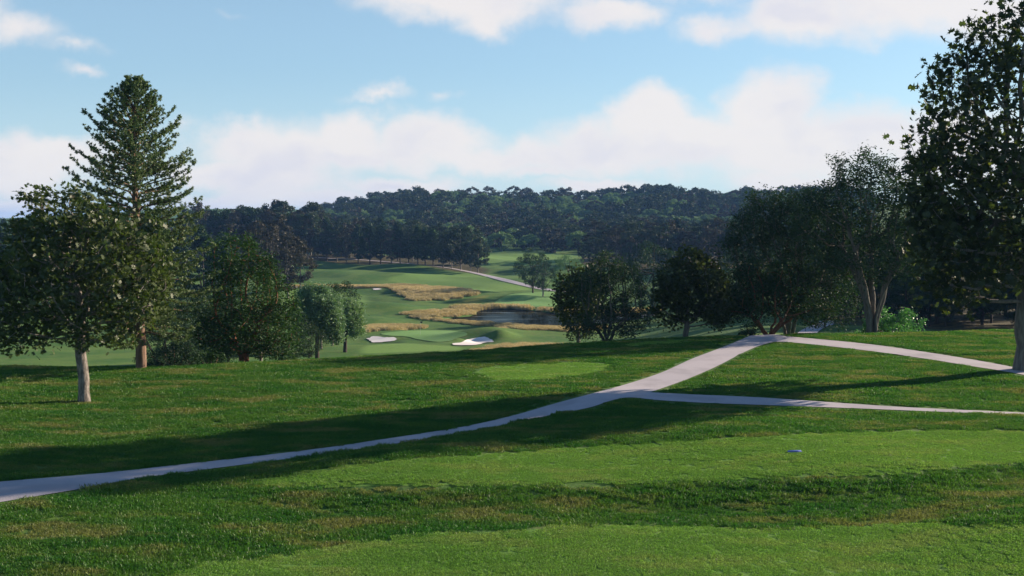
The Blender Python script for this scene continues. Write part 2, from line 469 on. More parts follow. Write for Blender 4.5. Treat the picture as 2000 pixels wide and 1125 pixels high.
LWOOD = [(float(ray(px, 500)[0]) * y, y) for px, y in ((-200, 384), (380, 390), (600, 397), (700, 400), (800, 378), (880, 356), (945, 346), (955, 360), (900, 420), (700, 450), (300, 450), (-200, 440))]
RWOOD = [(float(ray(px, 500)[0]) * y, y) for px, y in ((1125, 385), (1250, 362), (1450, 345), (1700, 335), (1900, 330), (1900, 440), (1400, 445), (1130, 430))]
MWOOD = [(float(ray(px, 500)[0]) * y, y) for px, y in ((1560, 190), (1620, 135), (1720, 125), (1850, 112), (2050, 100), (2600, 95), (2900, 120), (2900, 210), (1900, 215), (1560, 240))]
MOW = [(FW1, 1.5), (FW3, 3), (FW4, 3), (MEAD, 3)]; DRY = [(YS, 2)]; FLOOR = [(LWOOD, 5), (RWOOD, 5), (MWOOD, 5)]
def ground_sheet():
    uc = np.concatenate([-np.geomspace(9, .66, 60), np.linspace(-.65, .65, 440), np.geomspace(.66, 9, 60)])
    yr = np.concatenate([np.linspace(-80, 10, 30)[:-1], np.linspace(10, 66, 300)[:-1], np.geomspace(66, 1400, 620)[:-1], np.geomspace(1400, 7000, 30)])
    U, Y = np.meshgrid(uc, yr)
    X = U * np.maximum(Y, 14.0)
    Z = height(X.ravel(), Y.ravel()).reshape(X.shape)
    V = np.stack([X.ravel(), Y.ravel(), Z.ravel()], 1)
    nr, nc = X.shape
    i = np.arange(nr - 1)[:, None] * nc + np.arange(nc - 1)[None, :]
    Fq = np.stack([i, i + 1, i + 1 + nc, i + nc], -1).reshape(-1, 4)
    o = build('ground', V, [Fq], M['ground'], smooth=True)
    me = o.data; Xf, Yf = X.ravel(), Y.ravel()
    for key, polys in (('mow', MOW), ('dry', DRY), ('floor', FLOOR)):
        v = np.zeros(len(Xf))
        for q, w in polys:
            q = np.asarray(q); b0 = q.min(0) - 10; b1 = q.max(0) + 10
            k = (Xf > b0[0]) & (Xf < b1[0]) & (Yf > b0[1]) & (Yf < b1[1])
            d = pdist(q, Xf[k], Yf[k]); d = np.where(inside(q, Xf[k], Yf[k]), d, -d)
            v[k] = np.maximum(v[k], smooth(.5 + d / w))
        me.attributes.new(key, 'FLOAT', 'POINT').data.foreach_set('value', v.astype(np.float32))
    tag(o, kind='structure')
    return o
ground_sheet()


def ribbon(name, line, w, mat, off, z=True):
    c = np.asarray(line); d = np.gradient(c, axis=0); d /= np.linalg.norm(d, axis=1)[:, None]
    n = np.column_stack([-d[:, 1], d[:, 0]]); w = np.broadcast_to(np.asarray(w, float), (len(c),))[:, None]
    return patch(name, np.concatenate([c + n * w / 2, (c - n * w / 2)[::-1]]), mat, off, float(w.mean()) * .8)
c = catmull([(560, 501), (640, 504.5), (720, 509), (800, 515.5), (870, 523), (920, 532), (960, 541), (1000, 551), (1050, 563), (1085, 568), (1130, 574)], 4, False)
far_line = cast(c[:, 0], c[:, 1], 85)[:, :2]
ribbon('path', far_line, np.interp(np.arange(len(far_line)), [0, 14, 22, 60], [1.1, 1.5, 2.8, 2.8]), M['path'], .12)
p = [at(1580, 108)[:2], at(1588, 114)[:2], at(1600, 121)[:2], at(1614, 129)[:2], at(1619, 137)[:2]]
ribbon('path', catmull(p, 4, False), 2.0, M['path'], .08)

for nm, px, py in (('bunker', [885, 900, 915, 925, 935, 950, 963, 962, 948, 930, 900, 887], [672, 670, 664, 662, 660, 660, 666, 669, 670, 675, 675.5, 675]),
                   ('bunker', [716, 722, 728, 740, 755, 770, 775, 765, 745, 728, 722], [662, 661, 658, 658.5, 660, 660, 664, 667, 669, 669.5, 666]),
                   ('bunker', [627, 640, 650, 648, 635, 626], [656, 655, 657, 661, 661, 660]),
                   ('bunker', [728, 738, 745, 738, 730], [564.5, 563.5, 565, 566.5, 566.5])):
    P = px_poly(px, py, 4, 85)
    r_ = random.Random(4)
    P = P + np.array([[r_.uniform(-.12, .12), r_.uniform(-.12, .12)] for _ in P])
    patch(nm, P, M['sand'], .10, .7)

x0, y0 = POND.min(0) - 1.5; x1, y1 = POND.max(0) + 1.5
ww = build('pond_water', [(x0, y0, WATER_Z), (x1, y0, WATER_Z), (x1, y1, WATER_Z), (x0, y1, WATER_Z)], [np.array([[0, 1, 2, 3]])], M['water'])
tag(ww, kind='structure')

# ------------------------------------------------------------------ grass blades (stuff)
def blade_mat(name, cols, transl=.35, scale=.45):
    m = bpy.data.materials.new(name); m.use_nodes = True
    t = NT(m.node_tree); t.n.clear()
    pos = t.node('ShaderNodeNewGeometry').outputs['Position']
    a = t.noise(t.vscale(pos, .6, 1.5, 0), scale, 6, .66)
    b = t.noise(t.vscale(pos, 1, 1.8, 0), scale * .5, 4, .6)
    f = t.noise(pos, 34.0, 2, .5)
    c = t.mix(t.ramp(a, .36, .58), rgba(cols[0]), rgba(cols[1]))
    c = t.mix(t.ramp(t.math('ADD', t.math('MULTIPLY', a, .6), t.math('MULTIPLY', b, .5)), .55, .66), c, rgba(cols[2]))
    c = t.mix(1.0, c, t.mix(t.ramp(f, .3, .7), rgba((.48, .5, .48)), rgba((1.6, 1.6, 1.5))), 'MULTIPLY')
    d = t.node('ShaderNodeBsdfDiffuse'); t.set(d.inputs['Color'], c)
    tr = t.node('ShaderNodeBsdfTranslucent'); t.set(tr.inputs['Color'], t.mix(1.0, c, rgba((1.2, 1.25, .7)), 'MULTIPLY'))
    g = t.node('ShaderNodeBsdfGlossy', {'Roughness': .45, 'Color': (.6, .6, .6, 1)})
    s1 = t.node('ShaderNodeMixShader', {0: transl}); t.l.new(d.outputs[0], s1.inputs[1]); t.l.new(tr.outputs[0], s1.inputs[2])
    s2 = t.node('ShaderNodeMixShader', {0: .035}); t.l.new(s1.outputs[0], s2.inputs[1]); t.l.new(g.outputs[0], s2.inputs[2])
    o = t.node('ShaderNodeOutputMaterial'); t.l.new(s2.outputs[0], o.inputs[0])
    return m
M['blade'] = blade_mat('rough_blades', [(.036, .138, .015), (.078, .182, .024), (.182, .205, .062)], .42, .55)
M['blade_s'] = blade_mat('mown_blades', [(.15, .305, .052), (.18, .33, .062), (.235, .34, .085)], .45, .6)
M['fescue'] = blade_mat('fescue_blades', [(.45, .36, .20), (.56, .45, .27), (.36, .30, .18)], .2, .12)

def tile(name, size, n, lo, hi, w, lean, mat, rs, seg=2):
    r = np.random.RandomState(rs)
    cx = r.uniform(-size / 2, size / 2, n); cy = r.uniform(-size / 2, size / 2, n)
    L = r.uniform(lo, hi, n); a = r.uniform(0, 2 * np.pi, n)
    ln = np.abs(r.normal(0, lean, n)) + lean * .3; wa = r.uniform(0, 2 * np.pi, n)
    dx, dy = np.cos(a), np.sin(a); sx, sy = np.cos(wa) * w / 2, np.sin(wa) * w / 2
    base = np.stack([cx, cy, np.full(n, -.01)], 1); side = np.stack([sx, sy, np.zeros(n)], 1)
    mid = base + np.stack([dx * L * ln * .35, dy * L * ln * .35, L * .6], 1)
    tip = base + np.stack([dx * L * ln, dy * L * ln, L * np.maximum(1 - ln * .5, .4)], 1)
    V = np.stack([base - side, base + side, mid + side * .8, mid - side * .8, tip], 1).reshape(-1, 3)
    k = np.arange(n)[:, None] * 5
    return build(name, V, [k + np.array([0, 1, 2, 3]), k + np.array([3, 2, 4])], mat, link=False)

def scatter(name, pts, z, scl, coll, label, cat, seed=1, tilt=None):
    """pts (n,2) -> instances of the collection's tiles on a vertex cloud"""
    r = np.random.RandomState(seed); n = len(pts)
    V = np.column_stack([pts, z]).astype(np.float32)
    me = bpy.data.meshes.new(name); me.vertices.add(n); me.vertices.foreach_set('co', V.ravel())
    rot = np.zeros((n, 3), np.float32); rot[:, 2] = r.uniform(0, 6.283, n)
    at_ = me.attributes.new('rot', 'FLOAT_VECTOR', 'POINT'); at_.data.foreach_set('vector', rot.ravel())
    at_ = me.attributes.new('scl', 'FLOAT', 'POINT'); at_.data.foreach_set('value', np.asarray(scl, np.float32))
    ob = bpy.data.objects.new(name, me); COL.objects.link(ob)
    ng = bpy.data.node_groups.new(name + '_nodes', 'GeometryNodeTree')
    ng.interface.new_socket('Geometry', in_out='INPUT', socket_type='NodeSocketGeometry')
    ng.interface.new_socket('Geometry', in_out='OUTPUT', socket_type='NodeSocketGeometry')
    N = ng.nodes; gi = N.new('NodeGroupInput'); go = N.new('NodeGroupOutput')
    ci = N.new('GeometryNodeCollectionInfo'); ci.inputs['Collection'].default_value = coll
    ci.inputs['Separate Children'].default_value = True; ci.inputs['Reset Children'].default_value = True
    ip = N.new('GeometryNodeInstanceOnPoints'); ip.inputs['Pick Instance'].default_value = True
    na = N.new('GeometryNodeInputNamedAttribute'); na.data_type = 'FLOAT_VECTOR'; na.inputs['Name'].default_value = 'rot'
    nb = N.new('GeometryNodeInputNamedAttribute'); nb.data_type = 'FLOAT'; nb.inputs['Name'].default_value = 'scl'
    rv = N.new('FunctionNodeRandomValue'); rv.data_type = 'INT'
    for s_ in rv.inputs:
        if s_.name == 'Max' and s_.type == 'INT': s_.default_value = 100
    iout = [s_ for s_ in rv.outputs if s_.type == 'INT'][0]
    ng.links.new(gi.outputs[0], ip.inputs['Points']); ng.links.new(ci.outputs[0], ip.inputs['Instance'])
    ng.links.new(na.outputs['Attribute'], ip.inputs['Rotation']); ng.links.new(nb.outputs['Attribute'], ip.inputs['Scale'])
    ng.links.new(iout, ip.inputs['Instance Index']); ng.links.new(ip.outputs[0], go.inputs[0])
    mo = ob.modifiers.new('scatter', 'NODES'); mo.node_group = ng
    me.materials.append(None)
    return tag(ob, label, cat, kind='stuff')

def tiles(name, *specs):
    c_ = bpy.data.collections.new(name)
    for i, sp_ in enumerate(specs):
        c_.objects.link(tile(name + '_tuft', *sp_[:-1], sp_[-1], 11 + i))
    return c_
C_rough = tiles('rough', *[(.5, 280, .06, .15, .014, .7, M['blade']) for _ in range(4)])
C_roughf = tiles('roughf', *[(.8, 420, .07, .14, .018, .7, M['blade']) for _ in range(3)])
C_mown = tiles('mown', *[(.45, 620, .025, .055, .010, .9, M['blade_s']) for _ in range(4)])
C_mownf = tiles('mownf', *[(.8, 900, .015, .035, .022, .9, M['blade_s']) for _ in range(3)])
C_fes = tiles('fescue', *[(1.6, 320, .35, .75, .035, .45, M['fescue']) for _ in range(4)])
C_fes2 = tiles('fescue2', *[(2.4, 380, .5, 1.0, .06, .45, M['fescue']) for _ in range(4)])

def vnoise(x, y, seed=0):
    xi = np.floor(x).astype(np.int64); yi = np.floor(y).astype(np.int64); fx = smooth(x - xi); fy = smooth(y - yi)
    def h(a, b): return np.mod(np.sin(a * 127.1 + b * 311.7 + seed * 7.3) * 43758.5453, 1.0)
    return (h(xi, yi) * (1 - fx) + h(xi + 1, yi) * fx) * (1 - fy) + (h(xi, yi + 1) * (1 - fx) + h(xi + 1, yi + 1) * fx) * fy
def frustum_pts(y0, y1, cell, seed, umax=.56):
    r = np.random.RandomState(seed); out = []
    y = y0
    ys = np.arange(y0, y1, cell)
    for y in ys:
        xs = np.arange(-umax * y - 1.5, umax * y + 1.5, cell)
        out.append(np.column_stack([xs + r.uniform(-.5, .5, len(xs)) * cell, y + r.uniform(-.5, .5, len(xs)) * cell]))
    return np.concatenate(out)
def crest_d(P):
    u = P[:, 0] / np.maximum(P[:, 1], 1); return CAMZ / -np.interp(u, CR_U, CR_S)
def sdf_in(poly, P, margin=0.0):
    i = inside(poly, P[:, 0], P[:, 1]); d = pdist(poly, P[:, 0], P[:, 1])
    return np.where(i, -d, d) < margin
ALLM = [TEE1, TEE2, OVAL, TEE3]
def mask(P):
    mown = np.zeros(len(P), bool)
    for q in ALLM: mown |= sdf_in(q, P, .19)
    return mown, sdf_in(PATH, P, np.where(P[:, 1] > 38, .3, .17))
for nm, cl, clm, y0, y1, cell, cm, sd in (('near', C_rough, C_mown, 16, 38, .34, .30, 1), ('far', C_roughf, C_mownf, 38, 72, .55, .55, 2)):
    P = frustum_pts(y0, y1, cell, sd)
    P = P[P[:, 1] < crest_d(P) + 4]
    mown, pth = mask(P)
    Pr = P[~mown & ~pth]
    r = np.random.RandomState(sd)
    if nm == 'far':
        d = pdist(PATH, Pr[:, 0], Pr[:, 1])
        Pr = Pr[d > 1.0]
        E = frustum_pts(y0, y1, .33, 91); E = E[E[:, 1] < crest_d(E) + 4]
        d = pdist(PATH, E[:, 0], E[:, 1]); E = E[(d < 1.35) & (d > .2)]
        mE, pE = mask(E); E = E[~mE & ~pE]
        scatter('rough_grass', E, height(E[:, 0], E[:, 1]), np.random.RandomState(6).uniform(.6, .95, len(E)), C_rough, 'grass edging the far stretch of the paths', 'grass', 66)
    scatter('rough_grass', Pr, height(Pr[:, 0], Pr[:, 1]), (.7 + .6 * vnoise(Pr[:, 0] * .9, Pr[:, 1] * 1.3, 5)) * r.uniform(.85, 1.15, len(Pr)), cl,
            'tufty rough grass of the foreground lawn' if nm == 'near' else 'rough grass covering the lawn up to its crest', 'grass', sd)
    P = frustum_pts(y0, y1, cm, sd + 7)
    P = P[P[:, 1] < crest_d(P) + 3]
    k = np.zeros(len(P), bool)
    for q in ALLM: k |= sdf_in(q, P, .0)
    P = P[k]
    scatter('mown_grass', P, height(P[:, 0], P[:, 1]) + .012, .72 + .75 * vnoise(P[:, 0] * .9, P[:, 1] * 3.0, 3) ** 1.5, clm,
            'short bright mown grass of the front tees' if nm == 'near' else 'short mown grass of the small oval tee', 'grass', sd + 20)

def fescue(label, poly, cell, coll, seed, smin=.7, smax=1.15):
    poly = np.asarray(poly); r = np.random.RandomState(seed)
    x0, y0 = poly.min(0); x1, y1 = poly.max(0)
    n = int((x1 - x0) * (y1 - y0) / cell ** 2) + 10
    P = np.column_stack([r.uniform(x0, x1, n), r.uniform(y0, y1, n)])
    P = P[inside(poly, P[:, 0], P[:, 1])]
    h = height(P[:, 0], P[:, 1]); k = h > WATER_Z + .02 if poly[:, 1].mean() > 180 else h > -99
    P, h = P[k], h[k]
    if len(P): scatter('fescue_grass', P, h, r.uniform(smin, smax, len(P)), coll, label, 'long grass', seed)
fescue('golden fescue island in the middle of the far fairway', px_poly([755, 790, 850, 925, 926, 905, 870, 800, 796, 770], [558, 557, 562, 569, 575, 581, 586, 587, 581, 570], mind=85), 1.3, C_fes2, 31)
fescue('thin line of golden fescue left of the fairway island', px_poly([560, 640, 700, 760, 760, 700, 640, 560], [560, 560, 560.5, 558.5, 562, 563, 563, 563], mind=85), 1.0, C_fes2, 32)
fescue('golden fescue left of the pond', px_poly([790, 830, 880, 922, 926, 900, 850, 806], [613, 608, 606, 607, 616, 619, 620, 620], mind=85), 1.0, C_fes, 33)
fescue('golden fescue along the near bank of the pond', px_poly([800, 870, 915, 960, 1010, 1060, 1115, 1180, 1180, 1115, 1050, 1000, 950, 880, 810], [618, 625.5, 628.5, 632, 636, 640, 642, 639, 643, 647, 646, 642, 637, 630.5, 621], mind=85), .9, C_fes, 34, .6, 1.0)
fescue('golden fescue on the far bank of the pond', px_poly([1022, 1060, 1100, 1200, 1280, 1280, 1200, 1110, 1060, 1035], [603, 602, 604, 606, 603, 612, 615, 614, 611, 607], mind=85), 1.0, C_fes, 35)
fescue('brown reeds along the shaded far bank of the pond', px_poly([895, 960, 1020, 1030, 1000, 960, 915], [602, 600, 600, 606, 606, 606, 607], mind=85), .9, C_fes2, 36, 1.0, 1.5)
fescue('strip of fescue left of the putting green', px_poly([712, 760, 818, 822, 760, 712], [640, 637, 638, 642, 645, 648], mind=85), .8, C_fes, 37, .9, 1.3)
u_, s_ = ray([560, 640, 700, 800, 900, 950, 1010, 1060, 1130, 1200], [697, 694, 692, 687, 683, 675, 672, 671, 672, 672])
dd = np.array([92, 94, 96, 99, 103, 112, 116, 118, 118, 116.]); wd = np.array([5, 7, 7, 7, 7, 12, 16, 17, 17, 14.])
fescue('golden fescue strip just beyond the crest of the lawn', np.concatenate([np.column_stack([u_ * (dd + wd * .5), dd + wd * .5]), np.column_stack([u_ * (dd - 6), dd - 6])[::-1]]), .75, C_fes, 38, .7, 1.1)

# ------------------------------------------------------------------ tree materials
def leaf_mat(name, c1, c2, c3, transl=.3, gloss=.06, rough=.4, sc=.6):
    m = bpy.data.materials.new(name); m.use_nodes = True
    t = NT(m.node_tree); t.n.clear()
    pos = t.node('ShaderNodeNewGeometry').outputs['Position']
    oi = t.node('ShaderNodeObjectInfo').outputs['Random']
    a = t.noise(pos, sc, 3, .6); f = t.noise(pos, sc * 14, 2, .5)
    c = t.mix(t.ramp(a, .35, .65), rgba(c1), rgba(c2))
    c = t.mix(t.ramp(f, .55, .75, 0, .8), c, rgba(c3))
    c = t.mix(1.0, c, t.mix(oi, rgba((.82, .86, .88)), rgba((1.2, 1.12, 1.05))), 'MULTIPLY')
    d = t.node('ShaderNodeBsdfDiffuse'); t.set(d.inputs['Color'], c)
    tr = t.node('ShaderNodeBsdfTranslucent'); t.set(tr.inputs['Color'], t.mix(1.0, c, rgba((1.05, 1.22, .55)), 'MULTIPLY'))
    g = t.node('ShaderNodeBsdfGlossy', {'Roughness': rough, 'Color': (.8, .8, .8, 1)})
    s1 = t.node('ShaderNodeMixShader', {0: transl}); t.l.new(d.outputs[0], s1.inputs[1]); t.l.new(tr.outputs[0], s1.inputs[2])
    s2 = t.node('ShaderNodeMixShader', {0: gloss}); t.l.new(s1.outputs[0], s2.inputs[1]); t.l.new(g.outputs[0], s2.inputs[2])
    o = t.node('ShaderNodeOutputMaterial'); t.l.new(s2.outputs[0], o.inputs[0])
    return m
def bark_mat(name, c1, c2, sc=6, zs=.35):
    m = bpy.data.materials.new(name); m.use_nodes = True
    t = NT(m.node_tree); b = m.node_tree.nodes['Principled BSDF']
    pos = t.node('ShaderNodeNewGeometry').outputs['Position']
    n = t.noise(t.vscale(pos, 1, 1, zs), sc, 5, .65)
    t.set(b.inputs['Base Color'], t.mix(t.ramp(n, .35, .65), rgba(c1), rgba(c2)))
    b.inputs['Roughness'].default_value = .9; b.inputs['Specular IOR Level'].default_value = .2
    bp = t.node('ShaderNodeBump', {'Strength': .8, 'Distance': .04}); t.l.new(n, bp.inputs['Height']); t.l.new(bp.outputs[0], b.inputs['Normal'])
    return m
M['l_maple'] = leaf_mat('maple_leaves', (.034, .058, .016), (.056, .084, .024), (.115, .14, .042), .32, .03, .5, .5)
M['l_maple2'] = leaf_mat('plane_leaves', (.034, .050, .016), (.056, .074, .022), (.19, .19, .045), .45, .03, .5, .35)
M['l_spruce'] = leaf_mat('spruce_needles', (.085, .135, .055), (.12, .17, .068), (.17, .21, .085), .25, .03, .5, .7)
M['l_dark'] = leaf_mat('dark_leaves', (.018, .044, .018), (.030, .064, .024), (.05, .09, .03), .25, .025, .6, .5)
M['l_green'] = leaf_mat('green_leaves', (.024, .064, .016), (.042, .094, .024), (.07, .13, .035), .3, .025, .6, .4)
M['l_grey'] = leaf_mat('grey_leaves', (.024, .054, .028), (.040, .080, .040), (.08, .125, .065), .25, .03, .6, .5)
M['l_willow'] = leaf_mat('willow_leaves', (.12, .21, .105), (.17, .27, .14), (.23, .32, .18), .3, .03, .6, .4)
M['l_bright'] = leaf_mat('bright_leaves', (.09, .25, .08), (.13, .32, .11), (.20, .38, .17), .4, .06, .4, .6)
M['l_brown'] = leaf_mat('olive_leaves', (.045, .050, .018), (.065, .065, .025), (.09, .09, .035), .25, .04, .4, .5)
M['l_far1'] = leaf_mat('wood_leaves', (.030, .054, .028), (.050, .074, .038), (.07, .08, .045), .2, .03, .55, .12)
M['l_far2'] = leaf_mat('wood_leaves_pale', (.13, .215, .10), (.175, .265, .12), (.21, .29, .14), .2, .01, .6, .12)
M['l_far3'] = leaf_mat('wood_leaves_russet', (.046, .044, .030), (.060, .055, .038), (.08, .07, .048), .2, .03, .55, .12)
M['b_pale'] = bark_mat('pale_bark', (.10, .088, .075), (.26, .23, .20), 9)
M['b_grey'] = bark_mat('grey_bark', (.10, .09, .08), (.19, .17, .145), 9, .15)
M['b_dark'] = bark_mat('dark_bark', (.035, .028, .022), (.07, .055, .045), 7)
M['b_red'] = bark_mat('red_bark', (.13, .055, .03), (.22, .10, .055), 7)
M['b_brown'] = bark_mat('brown_bark', (.12, .075, .05), (.21, .14, .10), 7, .2)

# ------------------------------------------------------------------ tree geometry
def tubes(nodes, par, rad, sides=7):
    nodes = np.asarray(nodes); n = len(nodes); par = np.asarray(par)
    dirs = np.zeros((n, 3))
    for i in range(n):
        dirs[i] = nodes[i] - nodes[par[i]] if par[i] >= 0 else (0, 0, 1)
    best = -np.ones(n, int)
    for i in range(n):
        p = par[i]
        if p >= 0 and (best[p] < 0 or rad[i] > rad[best[p]]): best[p] = i
    dd_ = dirs.copy()
    for i in range(n):
        if best[i] >= 0: dd_[i] = dirs[i] / (np.linalg.norm(dirs[i]) + 1e-9) + dirs[best[i]] / (np.linalg.norm(dirs[best[i]]) + 1e-9)
    ang = np.arange(sides) * 2 * np.pi / sides
    def ring(p, d, r):
        d = d / (np.linalg.norm(d) + 1e-9)
        ref = np.array([1., .05, 0]) if abs(d[0]) < .9 else np.array([0, 1., 0])
        a = np.cross(d, ref); a /= np.linalg.norm(a); b = np.cross(d, a)
        return p + r * (np.cos(ang)[:, None] * a + np.sin(ang)[:, None] * b)
    V = [ring(nodes[i], dd_[i], rad[i]) for i in range(n)]
    Fq = []; base = n
    k = np.arange(sides); k2 = (k + 1) % sides
    for i in range(n):
        p = par[i]
        if p < 0: continue
        if best[p] == i: a = p
        else:
            V.append(ring(nodes[p], dirs[i], min(rad[i] * 1.15, rad[p]))); a = len(V) - 1
        Fq.append(np.stack([a * sides + k, a * sides + k2, i * sides + k2, i * sides + k], 1))
    return np.concatenate(V), np.concatenate(Fq)

def in_env(env, n, r, shell=.35, gap=None):
    """points spread through ellipsoids (cx,cy,cz,rx,ry,rz)"""
    env = np.asarray(env, float); vol = env[:, 3] * env[:, 4] * env[:, 5]
    k = r.choice(len(env), n, p=vol / vol.sum())
    d = r.normal(size=(n, 3)); d /= np.linalg.norm(d, axis=1)[:, None]
    rr = r.uniform(0, 1, n) ** (1 / 3 * (1 - shell))
    P = env[k, :3] + d * rr[:, None] * env[k, 3:]
    if gap is None or n < 50: return P
    L = float(np.median(env[:, 3])) * .62
    a, b, c = [r.uniform(0, 6.28, 3) for _ in range(3)]
    q = P * (6.283 / L) * (.75, .75, 1.0)
    w = np.sin(q[:, 0] + a[0] + 1.3 * np.sin(q[:, 2] * .7 + a[1])) + np.sin(q[:, 1] + b[0] + 1.1 * np.sin(q[:, 0] * .6 + b[1])) + np.sin(q[:, 2] + c[0] + 1.2 * np.sin(q[:, 1] * .8 + c[1]))
    return P[w > gap]

def grow(attr, trunks, step, di, dk, r, iters=90, grav=0.0, jit=.12):
    nodes = []; par = []
    for tr in trunks:
        s0 = len(nodes)
        for i, p in enumerate(tr):
            nodes.append(np.array(p, float)); par.append(-1 if i == 0 else len(nodes) - 2)
    A = attr.copy(); N = np.array(nodes)
    D = np.linalg.norm(A[:, None] - N[None], axis=2); near = D.argmin(1); nd = D.min(1)
    alive = nd > dk
    last = set()
    for it in range(iters):
        act = alive & (nd < di)
        if not act.any():
            if alive.any():
                i = np.where(alive)[0][nd[alive].argmin()]; act = np.zeros(len(A), bool); act[i] = True
            else: break
        ids = near[act]; vec = A[act] - N[ids]; vec /= np.linalg.norm(vec, axis=1)[:, None]
        acc_ = {}
        for i, v in zip(ids, vec):
            acc_.setdefault(int(i), []).append(v)
        new = []
        for i, vs_ in acc_.items():
            d = np.sum(vs_, 0) / len(vs_) + r.normal(0, jit, 3); d[2] += grav
            if par[i] >= 0:
                pd = N[i] - N[par[i]]; pd /= (np.linalg.norm(pd) + 1e-9); d = d + .35 * pd
            l = np.linalg.norm(d)
            if l < .15: continue
            q = N[i] + d / l * step
            new.append((q, i))
        if not new: break
        b0 = len(N)
        q = np.array([a for a, _ in new]); par.extend([i for _, i in new]); N = np.concatenate([N, q])
        D = np.linalg.norm(A[:, None] - q[None], axis=2); j = D.argmin(1); m_ = D[np.arange(len(A)), j]
        b_ = m_ < nd; near[b_] = b0 + j[b_]; nd = np.minimum(nd, m_)
        alive = alive & (nd > dk)
        if len(N) > 9000: break
    return N, np.array(par)

def radii(N, par, base_r, tip, p=2.3, trunk_n=0):
    n = len(N); r = np.zeros(n); cnt = np.zeros(n)
    for i in range(n - 1, 0, -1):
        if r[i] == 0: r[i] = 1.0
        if par[i] >= 0: r[par[i]] += r[i] if cnt[par[i]] or True else 0
    r = np.maximum(r, 1.0) ** (1 / p)
    mx = r.max()
    out = tip + (base_r - tip) * ((r - 1) / (mx - 1 + 1e-6))
    return out

STAR = np.array([(0, -.5), (.09, -.2), (.42, -.38), (.22, -.08), (.56, .10), (.20, .12), (.32, .46), (0, .20), (0, .60), (-.02, .20), (-.34, .44), (-.20, .12), (-.56, .06), (-.22, -.08), (-.38, -.40), (-.09, -.2)])[[0, 1, 2, 3, 4, 5, 6, 8, 10, 11, 12, 13, 14, 15]]
OVAL_L = np.array([(0, -.5), (.22, -.12), (.2, .2), (0, .5), (-.2, .2), (-.22, -.12)])
BLADE_L = np.array([(0, -.5), (.14, 0), (0, .5), (-.14, 0)])
QUAD_L = np.array([(-.1, -.5), (.42, -.25), (.2, .5), (-.4, .22)])

def leaves(P, size, tmpl, r, up=.5, var=.35, dirs=None):
    n = len(P)
    nrm = r.normal(size=(n, 3)); nrm[:, 2] = np.abs(nrm[:, 2]) + up
    nrm /= np.linalg.norm(nrm, axis=1)[:, None]
    a = r.normal(size=(n, 3)) if dirs is None else dirs + r.normal(0, .25, (n, 3))
    a -= (a * nrm).sum(1)[:, None] * nrm; a /= np.linalg.norm(a, axis=1)[:, None] + 1e-9
    b = np.cross(nrm, a)
    s = size * r.uniform(1 - var, 1 + var, n)
    k = len(tmpl)
    V = P[:, None] + s[:, None, None] * (tmpl[None, :, 0, None] * b[:, None] + tmpl[None, :, 1, None] * a[:, None])
    # fold a little along the midrib
    V += (s[:, None] * np.abs(tmpl[None, :, 0]) * .35)[:, :, None] * nrm[:, None]
    return V.reshape(-1, 3), np.arange(n * k).reshape(n, k)

def tree(name, label, loc, env, trunks, trunk_r, leaf, lmat, bmat, n_attr=500, step=.35, di=2.2, dk=.5,
         n_leaf=9, spread=.28, size=.2, up=.5, seed=1, tip=.012, grav=0.0, thr=.05, cat='tree', group=None, tall=1.0, flare=1.25, jit=.12, shell=.35, rz=0, gap=-.45):
    r = np.random.RandomState(seed)
    A = in_env(env, int(n_attr * 1.45), r, shell, gap)
    N, par = grow(A, trunks, step, di, dk, r, grav=grav, jit=jit)
    rad = radii(N, par, trunk_r, tip)
    # each stem keeps its own girth, with a root flare
    k = 0
    for tr in trunks:
        q0 = rad[k]
        for i in range(len(tr)):
            if i == 0: rad[k] *= flare
        k += len(tr)
    root = empty(name, loc, rz)
    tag(root, label, cat, group)
    V, Fq = tubes(N, par, rad, 8)
    build('trunk', V, [Fq], bmat, root, smooth=True)
    ch = np.zeros(len(N), int); np.add.at(ch, par[par >= 0], 1)
    term = np.where((rad < thr) | (ch == 0))[0]
    term = term[term >= sum(len(t_) for t_ in trunks)]
    w = np.where(ch[term] == 0, n_leaf * 2, n_leaf)
    idx = np.repeat(term, w)
    P = N[idx] + r.normal(0, spread, (len(idx), 3))
    V, Fl = leaves(P, size, leaf, r, up)
    build('crown', V, [Fl], lmat, root)
    return root

def top_z(py, y): return CAMZ + float(slope(py)) * y

def stem(h, lean=(0, 0), wob=.06, n=7, r=None, x0=0, y0=0):
    out = []
    for i in range(n + 1):
        t_ = i / n
        out.append((x0 + lean[0] * t_ * t_ + (r.normal(0, wob) if r is not None and i else 0), y0 + lean[1] * t_ * t_ + (r.normal(0, wob) if r is not None and i else 0), -.15 + (h + .15) * t_))
    return out
RS = np.random.RandomState

